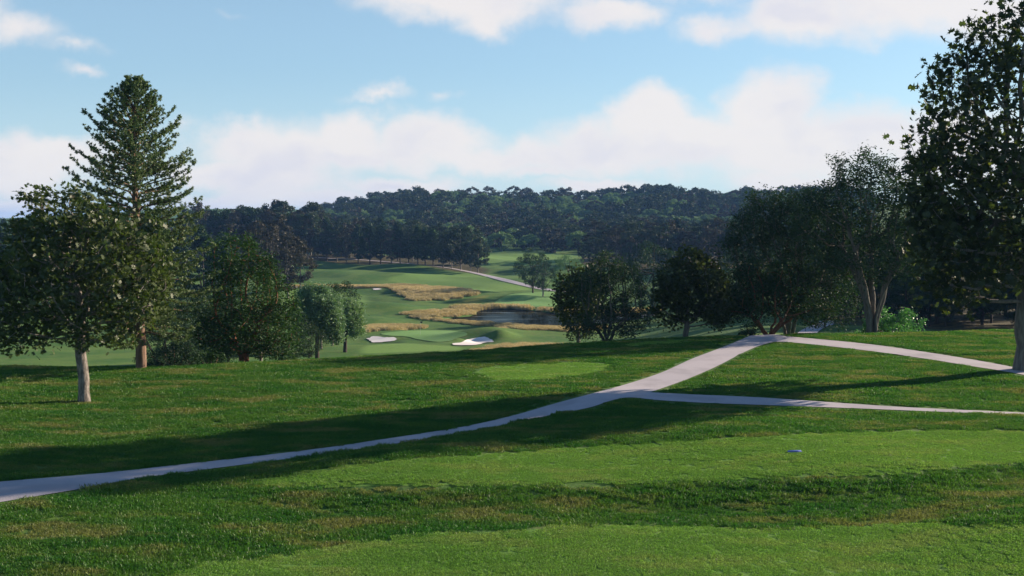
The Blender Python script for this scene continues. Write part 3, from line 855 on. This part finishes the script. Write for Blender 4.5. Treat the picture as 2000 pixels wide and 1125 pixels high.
# A. the small plane tree in front on the left
pA = cast([165], [786])[0]; ya = pA[1]; sA = ya / F
tree('plane_tree', 'small plane tree with pale wavy trunk standing at the front left', tuple(pA),
     [(-.1, 0, 5.4, 3.2, 3.2, 2.7), (-.8, 0, 7.3, 1.9, 1.9, 1.7), (-3.1, -.3, 3.7, 1.3, 1.2, 1.5), (1.6, 0, 6.6, 1.9, 1.9, 1.5), (-1.7, 0, 4.6, 2.1, 2.2, 1.9), (1.8, 0.2, 4.9, 1.9, 2.2, 2.2), (-.5, 0, 7.4, 1.5, 1.6, 1.3), (-2.3, -.3, 2.9, 1.5, 1.3, .9), (.9, -.4, 3.0, 1.5, 1.2, .8)],
     [[(0, 0, -.2), (-.01, 0, .5), (.0, 0, 1.0), (-.04, 0, 1.5), (-.10, 0, 2.0), (-.10, 0, 2.5), (-.06, 0, 3.0), (-.05, .05, 3.6)]], .23,
     STAR, M['l_maple'], M['b_pale'], n_attr=1300, step=.28, di=1.6, dk=.33, n_leaf=10, spread=.22, size=.19, up=.15, seed=3, thr=.045, flare=1.3)

# D. the great plane tree at the right edge
pD = cast([2004], [723])[0]
tree('plane_tree', 'huge plane tree with thick straight grey trunk at the right edge', tuple(pD),
     [(0, -1.2, 11.8, 6.3, 2.3, 6.4), (-1.0, -.3, 8.8, 5.6, 3.0, 3.6), (-2.7, -.3, 5.9, 3.0, 2.0, 2.4), (-3.6, -.3, 4.9, 1.9, 1.5, 1.9), (-1.6, -.8, 4.9, 1.6, 1.4, 1.6), (-3.4, -.4, 9.5, 2.9, 1.9, 2.6), (-4.0, -.4, 7.4, 2.5, 1.8, 2.8), (-4.4, -.4, 10.6, 2.2, 1.6, 2.0), (-3.6, -.6, 4.6, 2.1, 1.5, 1.8), (1.0, -1.2, 17.0, 2.9, 1.3, 3.0), (-3.9, -1.0, 11.3, 2.2, 1.4, 2.0), (-3.3, -1.0, 14.2, 2.8, 1.3, 1.9), (-4.4, -.9, 12.0, 2.0, 1.3, 2.0)],
     [stem(8.0, (.3, 0), .05, 12, RS(5))], .60,
     STAR, M['l_maple2'], M['b_grey'], n_attr=2500, step=.42, di=2.3, dk=.5, n_leaf=6, spread=.36, size=.34, up=.15, seed=8, gap=-.75, thr=.06, flare=1.12, tip=.014)

# B. spruce
def spruce(label, loc, H, base_h, Rm, seed, sprays=1.0):
    r = RS(seed); root = empty('spruce_tree', loc); tag(root, label, 'tree')
    nodes = []; par = []; rad = []
    nt = 26
    for i in range(nt + 1):
        t_ = i / nt
        nodes.append(np.array([.10 * math.sin(t_ * 7) * t_, .05 * math.cos(t_ * 5), -.2 + (H + .1) * t_])); par.append(i - 1); rad.append(.26 * (1 - t_) ** .8 + .015)
    P = []; Dv = []
    z = base_h
    while z < H - .15:
        t_ = (z - base_h) / (H - base_h)
        prof = float(np.interp(1 - t_, [0, .03, .1, .2, .3, .42, .6, .85, 1], [.02, .07, .24, .50, .70, .84, .96, 1.05, .72]))
        nb = r.randint(6, 9) if t_ < .85 else 6
        a0 = r.uniform(0, 6.28)
        for k in range(nb):
            if r.uniform() < .07: continue
            L = Rm * prof * r.uniform(.74, 1.16) + .15
            a = a0 + k * 6.283 / nb + r.normal(0, .2)
            i0 = int(np.clip((z + .2) / (H + .1) * nt, 0, nt - 1))
            elev = -.10 + .72 * t_ + r.normal(0, .06)
            cur = nodes[i0] + np.array([0, 0, z - nodes[i0][2]]); pi = i0
            ns = max(4, int(L / .32)); st = L / ns; az = a
            for s__ in range(ns):
                q = s__ / ns
                e = elev - .30 * math.sin(q * 3.1) * (1 - t_) + .5 * q * q
                az += r.normal(0, .05)
                cur = cur + st * np.array([math.cos(az) * math.cos(e), math.sin(az) * math.cos(e), math.sin(e)])
                nodes.append(cur.copy()); par.append(pi); rad.append(.032 * (1 - q) * (.5 + .5 * L / Rm) + .006); pi = len(nodes) - 1
                if q > .16:
                    for side in (-1, 1, -1, 1):
                        if r.uniform() < .40 / sprays: continue
                        sl = (.22 + .52 * (1 - q) * min(L / 2.2, 1)) * r.uniform(.6, 1.2)
                        sa = az + side * r.uniform(.6, 1.15); se = e + r.normal(.05, .18)
                        dv = np.array([math.cos(sa) * math.cos(se), math.sin(sa) * math.cos(se), math.sin(se)])
                        m_ = max(2, int(sl / .11))
                        for j in range(m_):
                            P.append(cur + dv * sl * (j + .7) / m_ + r.normal(0, .03, 3)); Dv.append(dv)
                dv = np.array([math.cos(az) * math.cos(e), math.sin(az) * math.cos(e), math.sin(e)])
                P.append(cur); Dv.append(dv)
            P.append(cur + dv * .12); Dv.append(dv)
        z += r.uniform(.26, .40) * (1 if t_ < .8 else .75)
    for j in range(8): P.append(np.array([.10 * math.sin(7), 0, H - .1 * j])); Dv.append(np.array([0, 0, 1.]))
    V, Fq = tubes(nodes, par, rad, 6)
    build('trunk', V, [Fq], M['b_brown'], root, smooth=True)
    P = np.array(P); Dv = np.array(Dv); k = 11
    Pr = np.repeat(P, k, 0); Dr = np.repeat(Dv, k, 0)
    nd = Dr * .75 + r.normal(0, .55, Dr.shape); nd /= np.linalg.norm(nd, axis=1)[:, None]
    NEED = np.array([(0, -.5), (.13, -.1), (0, .5), (-.13, -.1)])
    V, Fl = leaves(Pr + nd * .06, 0.155, NEED, r, .1, .3, dirs=nd * 4)
    build('crown', V, [Fl], M['l_spruce'], root)
    return root
pB = at(268, 50)
spruce('tall pointed spruce with upswept branches behind the small plane tree on the left', pB, top_z(151, 50) - pB.z, 1.9, 3.35, 4)

def mk(name, label, px, y, py_top, env_px, stems, tr, leaf, lmat, bmat, **kw):
    """env_px: ellipsoids as (px, py, rx_px, ry_px) in pixels at the tree's distance; depth radius = width radius"""
    loc = at(px, y); s = y / F
    env = []
    for ex, ey, erx, ery in env_px:
        env.append(((ex - px) * s, kw.get('dy', 0) * 0, top_z(ey, y) - loc.z, erx * s, erx * s * .95, ery * s))
    kw.pop('dy', None)
    return tree(name, label, tuple(loc), env, stems, tr, leaf, lmat, bmat, **kw)

def fan(n, h, sp, rs, x0=.12, zs=0):
    r = RS(rs); out = []
    for i in range(n):
        a = i * 6.283 / n + r.uniform(-.4, .4)
        out.append(stem(h * r.uniform(.8, 1.1), (math.cos(a) * sp * r.uniform(.6, 1.2), math.sin(a) * sp), .05, 6, r, math.cos(a) * x0, math.sin(a) * x0))
    return out

# C. spreading tree with red limbs
mk('spreading_tree', 'dark spreading tree with reddish limbs left of the pale willows', 470, 55, 455,
   [(480, 560, 78, 70), (480, 640, 98, 52), (460, 505, 55, 50), (540, 610, 45, 70), (420, 650, 45, 45), (540, 670, 45, 28)],
   fan(5, 2.3, 1.1, 3), .13, OVAL_L, M['l_green'], M['b_red'], n_attr=1000, step=.25, di=1.6, dk=.34, n_leaf=22, spread=.22, size=.16, up=.9, seed=5, thr=.035, tip=.010)
# E. F. multi-stemmed pair on the right
mk('multistem_tree', 'tall airy tree with several leaning stems, left of the huge plane', 1708, 68, 285,
   [(1705, 400, 118, 78), (1625, 430, 78, 75), (1790, 440, 85, 80), (1585, 400, 34, 34), (1650, 330, 40, 34), (1690, 340, 60, 45), (1760, 345, 50, 40), (1620, 400, 50, 50), (1710, 500, 120, 50)],
   fan(5, 5.2, 1.5, 7, .22), .20, OVAL_L, M['l_grey'], M['b_grey'], n_attr=1300, step=.36, di=2.2, dk=.46, n_leaf=26, spread=.27, size=.19, up=.7, seed=6, thr=.035, gap=-.8)
mk('multistem_tree', 'broad dark tree on several grey stems standing behind the path crossing', 1545, 74, 365,
   [(1530, 450, 105, 72), (1455, 500, 62, 85), (1610, 490, 88, 90), (1440, 570, 45, 50), (1640, 590, 50, 50), (1500, 405, 50, 40), (1570, 398, 60, 34), (1530, 420, 80, 52), (1540, 560, 125, 50)],
   fan(4, 4.2, 1.0, 9, .2), .18, OVAL_L, M['l_grey'], M['b_grey'], n_attr=1400, step=.36, di=2.2, dk=.44, n_leaf=27, spread=.27, size=.19, up=.9, seed=11, thr=.035, gap=-.8)
mk('spreading_tree', 'low red-limbed spreading tree at the top of the path', 1505, 69.5, 480,
   [(1490, 590, 90, 30), (1440, 610, 55, 28), (1570, 600, 70, 30), (1600, 625, 40, 18), (1500, 540, 70, 40)],
   fan(5, 1.6, 1.3, 13), .12, OVAL_L, M['l_dark'], M['b_red'], n_attr=700, step=.27, di=1.7, dk=.38, n_leaf=26, spread=.22, size=.17, up=.9, seed=12, thr=.035)
# H. round maple
mk('round_tree', 'dark round-headed tree on a single trunk standing between the pond and the path', 1343, 68, 490,
   [(1355, 565, 76, 66), (1350, 520, 46, 38), (1315, 600, 42, 44), (1400, 600, 46, 46), (1340, 560, 66, 50)],
   [stem(1.9, (.05, 0), .03, 6, RS(2))], .19, STAR, M['l_maple2'], M['b_grey'], n_attr=900, step=.26, di=1.6, dk=.34, n_leaf=10, spread=.22, size=.22, up=.2, seed=14, thr=.04)
# I. J.
mk('spreading_tree', 'grey-green spreading tree on the lawn crest right of the pond, foliage down to the grass', 1187, 65.5, 500,
   [(1192, 565, 70, 66), (1200, 622, 74, 40), (1190, 525, 46, 30), (1150, 640, 45, 26), (1180, 535, 40, 36), (1235, 590, 30, 50)],
   fan(4, 1.5, .8, 17, .08), .11, OVAL_L, M['l_grey'], M['b_grey'], n_attr=900, step=.24, di=1.5, dk=.33, n_leaf=21, spread=.2, size=.15, up=.9, seed=15, thr=.035)
mk('round_tree', 'dark tree with a drooping left side overlapping the right end of the pond', 1132, 78, 520,
   [(1132, 580, 50, 60), (1118, 600, 38, 46), (1150, 550, 34, 34), (1135, 640, 30, 24)],
   [stem(2.2, (.0, 0), .03, 6, RS(3))], .15, STAR, M['l_maple2'], M['b_grey'], n_attr=600, step=.3, di=1.8, dk=.4, n_leaf=11, spread=.24, size=.24, up=.2, seed=16, thr=.04)
# willows
mk('willow_tree', 'larger of the two pale silvery willows beside the putting green', 616, 103, 558,
   [(618, 600, 46, 38), (600, 625, 32, 30), (645, 630, 24, 34), (612, 580, 34, 22), (652, 650, 13, 18)],
   [[(0, 0, -.2), (0, 0, .9), (.02, 0, 1.8), (.05, 0, 2.6), (.1, 0, 3.4)]], .21, BLADE_L, M['l_willow'], M['b_dark'], n_attr=1100, step=.3, di=1.8, dk=.34, n_leaf=50, spread=.26, size=.30, up=.2, seed=18, thr=.05, shell=.5)
mk('willow_tree', 'smaller pale silvery willow leaning right beside the putting green', 671, 114, 582,
   [(675, 612, 30, 28), (692, 634, 18, 26), (662, 605, 20, 20)],
   [[(0, 0, -.2), (0.03, 0, 1.0), (.06, 0, 2.0), (.3, 0, 2.8)]], .2, BLADE_L, M['l_willow'], M['b_dark'], n_attr=650, step=.3, di=1.8, dk=.36, n_leaf=50, spread=.26, size=.30, up=.2, seed=19, thr=.05, shell=.5)

# ------------------------------------------------------------------ simpler trees for the middle and far distance
def proto(H, Rc, crown_base, card, ncl, per, r, kind='broad', limbs=5, trunk_r=.25, tmpl=QUAD_L):
    cz = (H + crown_base) / 2; rz = (H - crown_base) / 2
    cl = []
    for _ in range(ncl):
        d = r.normal(size=3); d /= np.linalg.norm(d)
        q = r.uniform(.45, 1.0) ** .5
        zr = d[2] * q
        w = 1.0
        if kind == 'puff': d[2] = abs(d[2]) * 1.1 - .25; q = r.uniform(.7, .85); zr = d[2] * q
        if kind == 'cone': w = np.clip((1 - (zr + 1) / 2) ** .8 * 1.35 + .08, 0, 1)
        if kind == 'broad': w = .78 + .3 * math.sqrt(max(0, 1 - zr * zr)) * r.uniform(.8, 1.1)
        cl.append((d[0] * q * Rc * w, d[1] * q * Rc * w, cz + zr * rz, Rc * r.uniform(.14, .30)))
    cl = np.array(cl)
    idx = np.repeat(np.arange(ncl), per)
    d = r.normal(size=(len(idx), 3)); d /= np.linalg.norm(d, axis=1)[:, None]
    P = cl[idx, :3] + d * (cl[idx, 3] * r.uniform(.5, 1.05, len(idx)))[:, None] * np.array([1, 1, .62])
    V, Fl = leaves(P, card, tmpl, r, .6)
    nodes = [np.array([0, 0, -.8]), np.array([0, 0, crown_base * .5]), np.array([0, 0, crown_base]), np.array([.1, 0, cz]), np.array([.1, .1, H * .88])]
    par = [-1, 0, 1, 2, 3]; rad = [trunk_r * 1.2, trunk_r, trunk_r * .9, trunk_r * .55, .05]
    for i in range(limbs):
        j = r.randint(len(cl)); tg = cl[j, :3]; s0 = 2 + (i % 2)
        mid = (nodes[s0] + tg) / 2 + np.array([0, 0, -.3])
        nodes.append(mid); par.append(s0); rad.append(trunk_r * .38)
        nodes.append(tg); par.append(len(nodes) - 2); rad.append(trunk_r * .15)
    Vt, Ft = tubes(nodes, par, rad, 6)
    return (Vt, Ft), (V, Fl)

def proto_parts(name, lmat, bmat, pr):
    """meshes of crown and trunk kept as prototypes"""
    (Vt, Ft), (V, Fl) = pr
    a = build('trunk', Vt, [Ft], bmat, smooth=True, link=False)
    b = build('crown', V, [Fl], lmat, link=False)
    return a, b
def plant(name, pp, loc, scale, label, group, rz, cat='tree', sz=1.0):
    root = empty(name, loc, rz); root.scale = (scale, scale, scale * sz)
    tag(root, label, cat, group)
    for o in pp:
        c_ = o.copy(); COL.objects.link(c_); c_.parent = root
    return root

r = RS(77)
WOOD = [proto_parts('w', M['l_far1'], M['b_grey'], proto(20, 6.2, 2.2, .62, 95, 60, r, 'broad', 7, .30)) for _ in range(3)] + \
       [proto_parts('w', M['l_far3'], M['b_grey'], proto(20, 6.0, 2.5, .60, 80, 55, r, 'broad', 9, .30)) for _ in range(2)] + \
       [proto_parts('w', M['l_dark'], M['b_dark'], proto(20, 5.0, 2.0, .60, 90, 60, r, 'cone', 5, .30)) for _ in range(2)] + \
       [proto_parts('w', M['l_far1'], M['b_pale'], proto(19, 5.6, 3.4, .60, 85, 55, r, 'broad', 8, .28)) for _ in range(1)]
H0 = 20.0
def wood_tree(px, y, top, label, group, k=None, name='woodland_tree'):
    loc = at(px, y); h = top_z(top, y) - loc.z
    k = r.randint(len(WOOD)) if k is None else k
    return plant(name, WOOD[k], loc, h / H0, label, group, r.uniform(0, 6.28), sz=r.uniform(.97, 1.03))

# the left wood along the far fairway
tops = ([-120, 0, 150, 400, 470, 540, 600, 660, 740, 800, 860, 910, 945], [430, 425, 415, 400, 404, 396, 400, 420, 425, 430, 428, 438, 460])
basey = ([-120, 400, 590, 700, 800, 900, 945], [395, 400, 405, 405, 385, 360, 352])
def wood_row(p0, p1, dp, dback, dtop, label, group, jit=6, drop=0.0):
    px = p0
    while px < p1:
        if r.uniform() > drop:
            y = float(np.interp(px, *basey)) + dback + r.uniform(-5, 5)
            pl_ = '' if p0 < 0 else (', at its left end' if px < 580 else (', near its middle' if px < 780 else ', at its right end'))
            wood_tree(px, y, float(np.interp(px, *tops)) + dtop + r.uniform(-9, 14), label + pl_, group + pl_)
        px += dp * r.uniform(.75, 1.25)
wood_row(400, 946, 19, 0, 10, 'dark tree in the front row of the left wood', 'front row of the left wood')
wood_row(390, 930, 24, 22, 2, 'dark tree in the depth of the left wood', 'inner trees of the left wood')
wood_row(380, 700, 24, 45, -2, 'treetop at the back of the left wood', 'back row of the left wood')
wood_row(-140, 390, 34, -20, 8, 'dark distant tree seen behind the plane tree and spruce on the left', 'distant trees at the far left')
# nearer clump at the left wood's corner
for px, y, top in ((520, 270, 440), (560, 262, 452), (585, 275, 470), (540, 300, 425), (500, 290, 432), (430, 260, 452), (460, 285, 440)):
    wood_tree(px, y, top, 'grey-green tree in the clump standing forward of the left wood', 'forward clump of the left wood', k=r.randint(0, 5))
for px, y, top in ((-60, 240, 430), (0, 225, 440), (60, 235, 425), (120, 220, 445), (180, 230, 430), (240, 222, 450), (300, 235, 430), (350, 225, 445), (395, 235, 440), (435, 225, 450)):
    wood_tree(px, y, top, 'dark tree of the belt behind the small plane tree and the spruce', 'dark belt on the left', k=r.choice([0, 1, 2, 5, 6]))
# the right wood
for px, y, top in [(1140, 392, 470), (1160, 380, 452), (1178, 388, 446), (1200, 375, 440), (1222, 385, 446), (1245, 372, 436), (1268, 380, 438), (1290, 370, 444), (1315, 378, 434), (1340, 372, 446), (1362, 380, 436), (1385, 368, 440), (1408, 378, 430), (1430, 365, 436), (1460, 360, 430), (1490, 355, 428), (1520, 350, 425), (1560, 345, 420)]:
    wood_tree(px + r.uniform(-4, 4), y, top + r.uniform(-5, 8), 'dark russet-tinged tree in the front row of the right wood, ' + ('left half' if px < 1300 else 'right half'), 'front row of the right wood' + (', left' if px < 1300 else ', right'), k=(3, 4, 0, 3, 1, 4, 2, 0)[r.randint(8)])
for i in range(17):
    px = 1165 + i * 26 + r.uniform(-8, 8)
    wood_tree(px, 415 + r.uniform(-8, 8), 428 + r.uniform(-8, 8), 'dark tree in the depth of the wood right of the meadow', 'inner trees of the right wood')

# mid-distance dark wood behind the right-hand trees, its row running on past the frame
MID = [proto_parts('m', M['l_dark'], M['b_dark'], proto(13, 4.8, 1.8, .26, 120, 130, r, 'broad', 9, .24, OVAL_L)) for _ in range(2)] + \
      [proto_parts('m', M['l_grey'], M['b_dark'], proto(13, 4.6, 1.6, .26, 120, 130, r, 'broad', 9, .24, OVAL_L))] + \
      [proto_parts('m', M['l_dark'], M['b_dark'], proto(13, 3.9, .8, .26, 120, 130, r, 'cone', 5, .22, OVAL_L))]
def mid_tree(px, y, top, label, group=None, k=None, name='broadleaf_tree'):
    loc = at(px, y); h = top_z(top, y) - loc.z
    k = r.randint(len(MID)) if k is None else k
    return plant(name, MID[k], loc, h / 13.0, label, group, r.uniform(0, 6.28))
for px, y, top in ((1590, 175, 470), (1640, 150, 455), (1690, 165, 440), (1740, 140, 450), (1790, 155, 430), (1835, 128, 455), (1880, 145, 430), (1925, 125, 445), (1970, 140, 430), (2020, 120, 440), (1660, 200, 440), (1760, 195, 420), (1860, 185, 420), (1950, 180, 415), (1560, 215, 470), (1500, 230, 475), (1440, 250, 480), (1615, 120, 520)):
    mid_tree(px, y, top, 'shaded dark tree in the wood behind the huge plane tree', 'shaded wood on the right')
for i in range(22):
    mid_tree(1570 + i * 23 + r.uniform(-8, 8), r.uniform(112, 140) + (1900 - 1570 - i * 15) * .05, r.uniform(470, 540), 'low dark tree at the edge of the shaded wood, ' + ('left of' if i < 7 else ('right of' if i < 13 else 'well right of')) + ' the airy tree', 'edge of the shaded wood ' + ('left of' if i < 7 else ('right of' if i < 13 else 'well right of')) + ' the airy tree', k=r.choice([0, 2, 3, 3]))
for px, y, top in ((2130, 108, 400), (2250, 112, 380), (2380, 118, 380), (2560, 125, 370), (2200, 150, 400), (2350, 165, 390), (2500, 150, 380), (2700, 135, 380), (2850, 150, 370), (2080, 165, 400)):
    mid_tree(px, y, top, 'dark tree of the wood running on past the right edge', 'wood beyond the right edge')

mid_tree(1277, 205, 468, 'blue-green tree standing apart between the two dark trees by the pond', k=2)
mid_tree(1041, 275, 486, 'dark olive tree at the left of the small group beyond the far path', k=0)
mid_tree(655, 132, 546, 'dark olive tree rising behind the pale willows', k=1)
mid_tree(600, 99, 628, 'small olive-brown tree at the left foot of the larger willow', k=0, name='small_tree')
for px, y, top in ((318, 74, 590), (362, 80, 560), (405, 84, 575), (440, 90, 560), (548, 88, 590)):
    mid_tree(px, y, top, 'small dark tree in the thicket between the spruce and the pale willows', 'thicket trees on the left', k=r.choice([0, 2, 3]), name='small_tree')
pp = proto_parts('q', M['l_grey'], M['b_pale'], proto(13, 4.2, 2.4, .26, 80, 90, r, 'broad', 9, .26, OVAL_L))
def one(pp_, px, y, top, label, H=13.0, name='broadleaf_tree', sz=1):
    loc = at(px, y); return plant(name, pp_, loc, (top_z(top, y) - loc.z) / H, label, None, r.uniform(0, 6.28), sz=sz)
one(pp, 1061, 258, 503, 'pale grey loose-crowned tree just above the far path')
pw = proto_parts('q', M['l_willow'], M['b_dark'], proto(13, 5.8, 1.0, .26, 110, 120, r, 'round', 6, .25, BLADE_L * [2, 1]))
one(pw, 1112, 262, 497, 'pale rounded willow at the right of the small group beyond the far path', name='willow_tree')
pp2 = proto_parts('q', M['l_brown'], M['b_pale'], proto(13, 4.6, 4.0, .26, 80, 90, r, 'broad', 9, .34, OVAL_L))
one(pp2, 624, 119, 590, 'olive tree with a pale trunk hidden behind the larger willow')
one(pp2, 646, 127, 585, 'olive tree with a pale trunk behind the gap between the willows')
one(pp2, 505, 62, 600, 'small tree with a short pale trunk behind the red-limbed tree', name='small_tree')

def shrub(label, px, y, wpx, hpx, lmat, seed, size=.12, n=60, per=60, cat='shrub'):
    rr = RS(seed); loc = at(px, y); s = y / F; w = wpx * s / 2; h = hpx * s
    cl = np.column_stack([rr.uniform(-1, 1, n) * w, rr.uniform(-.6, .6, n) * w, np.abs(rr.uniform(0, 1, n)) ** .8 * h])
    cl[:, 2] *= np.sqrt(np.clip(1.05 - (cl[:, 0] / w) ** 2, .1, 1))
    idx = np.repeat(np.arange(n), per)
    P = cl[idx] + rr.normal(0, .16 * min(1, h), (len(idx), 3)) * [1, 1, .8]
    P = P[P[:, 2] > -.1]
    V, Fl = leaves(P, size, OVAL_L, rr, .8)
    root = empty('shrub', loc); tag(root, label, cat)
    build('foliage', V, [Fl], lmat, root)
    nodes = [np.array([0, 0, -.2])]; par = [-1]; rad = [.06]
    for j in range(14):
        nodes.append(cl[j] * .5); par.append(0); rad.append(.03); nodes.append(cl[j]); par.append(len(nodes) - 2); rad.append(.012)
    Vt, Ft = tubes(nodes, par, rad, 5); build('stem', Vt, [Ft], M['b_brown'], root)
shrub('bright green bush at the foot of the tall airy multi-stemmed tree', 1750, 70.5, 115, 62, M['l_bright'], 1, .15, 85, 70)
shrub('small bright green bush left of the stems of the tall airy tree', 1697, 71, 30, 34, M['l_bright'], 8, .15, 16, 50)
shrub('small dark bush on the lawn crest left of the path top', 1472, 67.5, 42, 30, M['l_dark'], 2, .12, 26, 50)
shrub('dark low bush just right of the spruce trunk', 335, 56, 100, 60, M['l_dark'], 3, .12)
shrub('dark low bush between the spruce and the red-limbed tree', 405, 58, 80, 50, M['l_green'], 4, .12)
shrub('dark bush at the right foot of the red-limbed tree', 562, 60, 50, 34, M['l_green'], 6, .11, 40, 60)

# ------------------------------------------------------------------ the wooded hill: every crown a tree
HILLA = []
for i in range(4):
    (Vt, Ft), (V, Fl) = proto(14, 8.5, 2.0, .85, 26, 110, r, 'puff', 3, .3)
    HILLA.append(build('hill_tree', np.concatenate([V, Vt]), [Fl, Ft + len(V)], [M['l_far2'], M['b_dark']], midx=[0, 1], link=False))
HILLB = []
for i in range(5):
    (Vt, Ft), (V, Fl) = proto(16, 7.5, 2.5, .95, 60, 38, r, 'broad', 8, .35)
    HILLB.append(build('hill_tree', np.concatenate([V, Vt]), [Fl, Ft + len(V)], [M['l_far1'] if i < 4 else M['l_far3'], M['b_grey']], midx=[0, 1], link=False))
pts = []
rr = RS(21)
tries = 0
while len(pts) < 585 and tries < 60000:
    tries += 1
    y = rr.uniform(462, 868); px = rr.uniform(600, 1700)
    if px < 640 + (868 - y) * .1 - 60: continue
    x = float(ray(px, 400)[0]) * y
    sp_ = 11.2 if y > 600 else 10
    if any((x - a) ** 2 + ((y - b_) * .62) ** 2 < sp_ ** 2 for a, b_ in pts): continue
    pts.append((x, y))
na_ = nb_ = 0
for x, y in pts:
    patchy = .5 * math.sin(x * .031 + 1) * math.sin(y * .02) + rr.normal(0, .8)
    back = y > 800
    useA = patchy > -.05 and not (back and rr.uniform() < .7) and na_ < 290
    src = HILLA[rr.randint(4)] if useA else HILLB[rr.randint(5)]
    if useA: na_ += 1
    else: nb_ += 1
    o = src.copy(); COL.objects.link(o)
    z = float(height(np.array([x]), np.array([y]))[0])
    s = rr.uniform(.70, 1.02) * (1.0 if not useA else .95)
    o.location = (x, y, z - 2.6 * s); o.scale = (s, s, s * rr.uniform(.85, 1.1)); o.rotation_euler = (0, 0, rr.uniform(0, 6.28))
    qx = 1000 + x / y * F
    side = 'left' if qx < 960 else ('middle' if qx < 1250 else 'right')
    band = 'on the skyline' if y > 800 else ('on the upper slope' if y > 680 else ('on the lower slope' if y > 540 else 'at the foot'))
    where = band + ' of the wooded hill, ' + side + ' part'
    if useA:
        o.name = 'round_hill_tree'
        tag(o, 'pale green round-topped tree ' + where, 'tree', 'pale round trees ' + where)
    else:
        o.name = 'dark_hill_tree'
        tag(o, 'dark shaggy-topped tree ' + where, 'tree', 'dark trees ' + where)

# ------------------------------------------------------------------ small things
M['pl'] = stone('pale_blue_plate', (.10, .16, .48), (.14, .20, .55), 40, .5, .05)
M['white'] = stone('white_paint', (.7, .7, .7), (.75, .75, .75), 20, .5, .05)
M['flag'] = stone('dark_flag', (.03, .03, .05), (.05, .05, .08), 20, .8, .05)
def box(cx, cy, cz, sx, sy, sz, bev=.01):
    """chamfered box"""
    V = []
    for zz, k in ((-1, 1), (1 - 2 * bev / sz, 1), (1, 1 - 2 * bev / max(sx, sy))):
        for a, b_ in ((-1, -1), (1, -1), (1, 1), (-1, 1)):
            V.append((cx + a * sx / 2 * k, cy + b_ * sy / 2 * k, cz + zz * sz / 2))
    Fq = [(3, 2, 1, 0), (8, 9, 10, 11)]
    for l in (0, 4):
        for i in range(4): Fq.append((l + i, l + (i + 1) % 4, l + 4 + (i + 1) % 4, l + 4 + i))
    return V, [np.array(Fq)]
q = cast([1552], [884])[0]
root = empty('tee_marker', (q[0], q[1], q[2] + .02), .08); tag(root, 'small flat pale blue marker plate set in the grass of the middle tee', 'tee marker')
V, Fq = box(0, 0, .035, .42, .08, .03); build('plate', V, Fq, M['pl'], root)
V, Fq = box(0, 0, .0, .44, .10, .04, .004); build('base', V, Fq, M['pl'], root)
q = cast([821], [654], 85)[0]
root = empty('flagstick', tuple(q)); tag(root, 'thin flagstick with a small dark flag standing on the far putting green', 'golf flag')
V, Fq = tubes([np.array([0, 0, -.1]), np.array([0, 0, 1.1]), np.array([0, 0, 2.2])], [-1, 0, 1], [.013, .012, .010], 8); build('pole', V, [Fq], M['white'], root)
fx = np.linspace(0, .34, 7); FV = [(x, .04 * math.sin(x * 12), 2.18 - .03 * x) for x in fx] + [(x, .04 * math.sin(x * 12), 1.94 + .02 * x) for x in fx]
build('flag', FV, [np.array([(i, i + 1, i + 8, i + 7) for i in range(6)])], M['flag'], root)

# ------------------------------------------------------------------ haze
def haze():
    m = bpy.data.materials.new('haze_air'); m.use_nodes = True
    t = NT(m.node_tree); t.n.clear()
    v = t.node('ShaderNodeVolumePrincipled', {'Color': (.24, .48, 1.0, 1), 'Density': HAZE, 'Anisotropy': 0.0})
    o = t.node('ShaderNodeOutputMaterial'); t.l.new(v.outputs[0], o.inputs['Volume'])
    V = [(x, y, z) for z in (-30, 60) for x, y in ((-9200, -150), (9200, -150), (9200, 7200), (-9200, 7200))]
    Fq = [(3, 2, 1, 0), (4, 5, 6, 7)] + [(i, (i + 1) % 4, 4 + (i + 1) % 4, 4 + i) for i in range(4)]
    return tag(build('haze', V, [np.array(Fq)], m), kind='stuff')
HAZE = 0.00013
if HAZE > 0: haze()
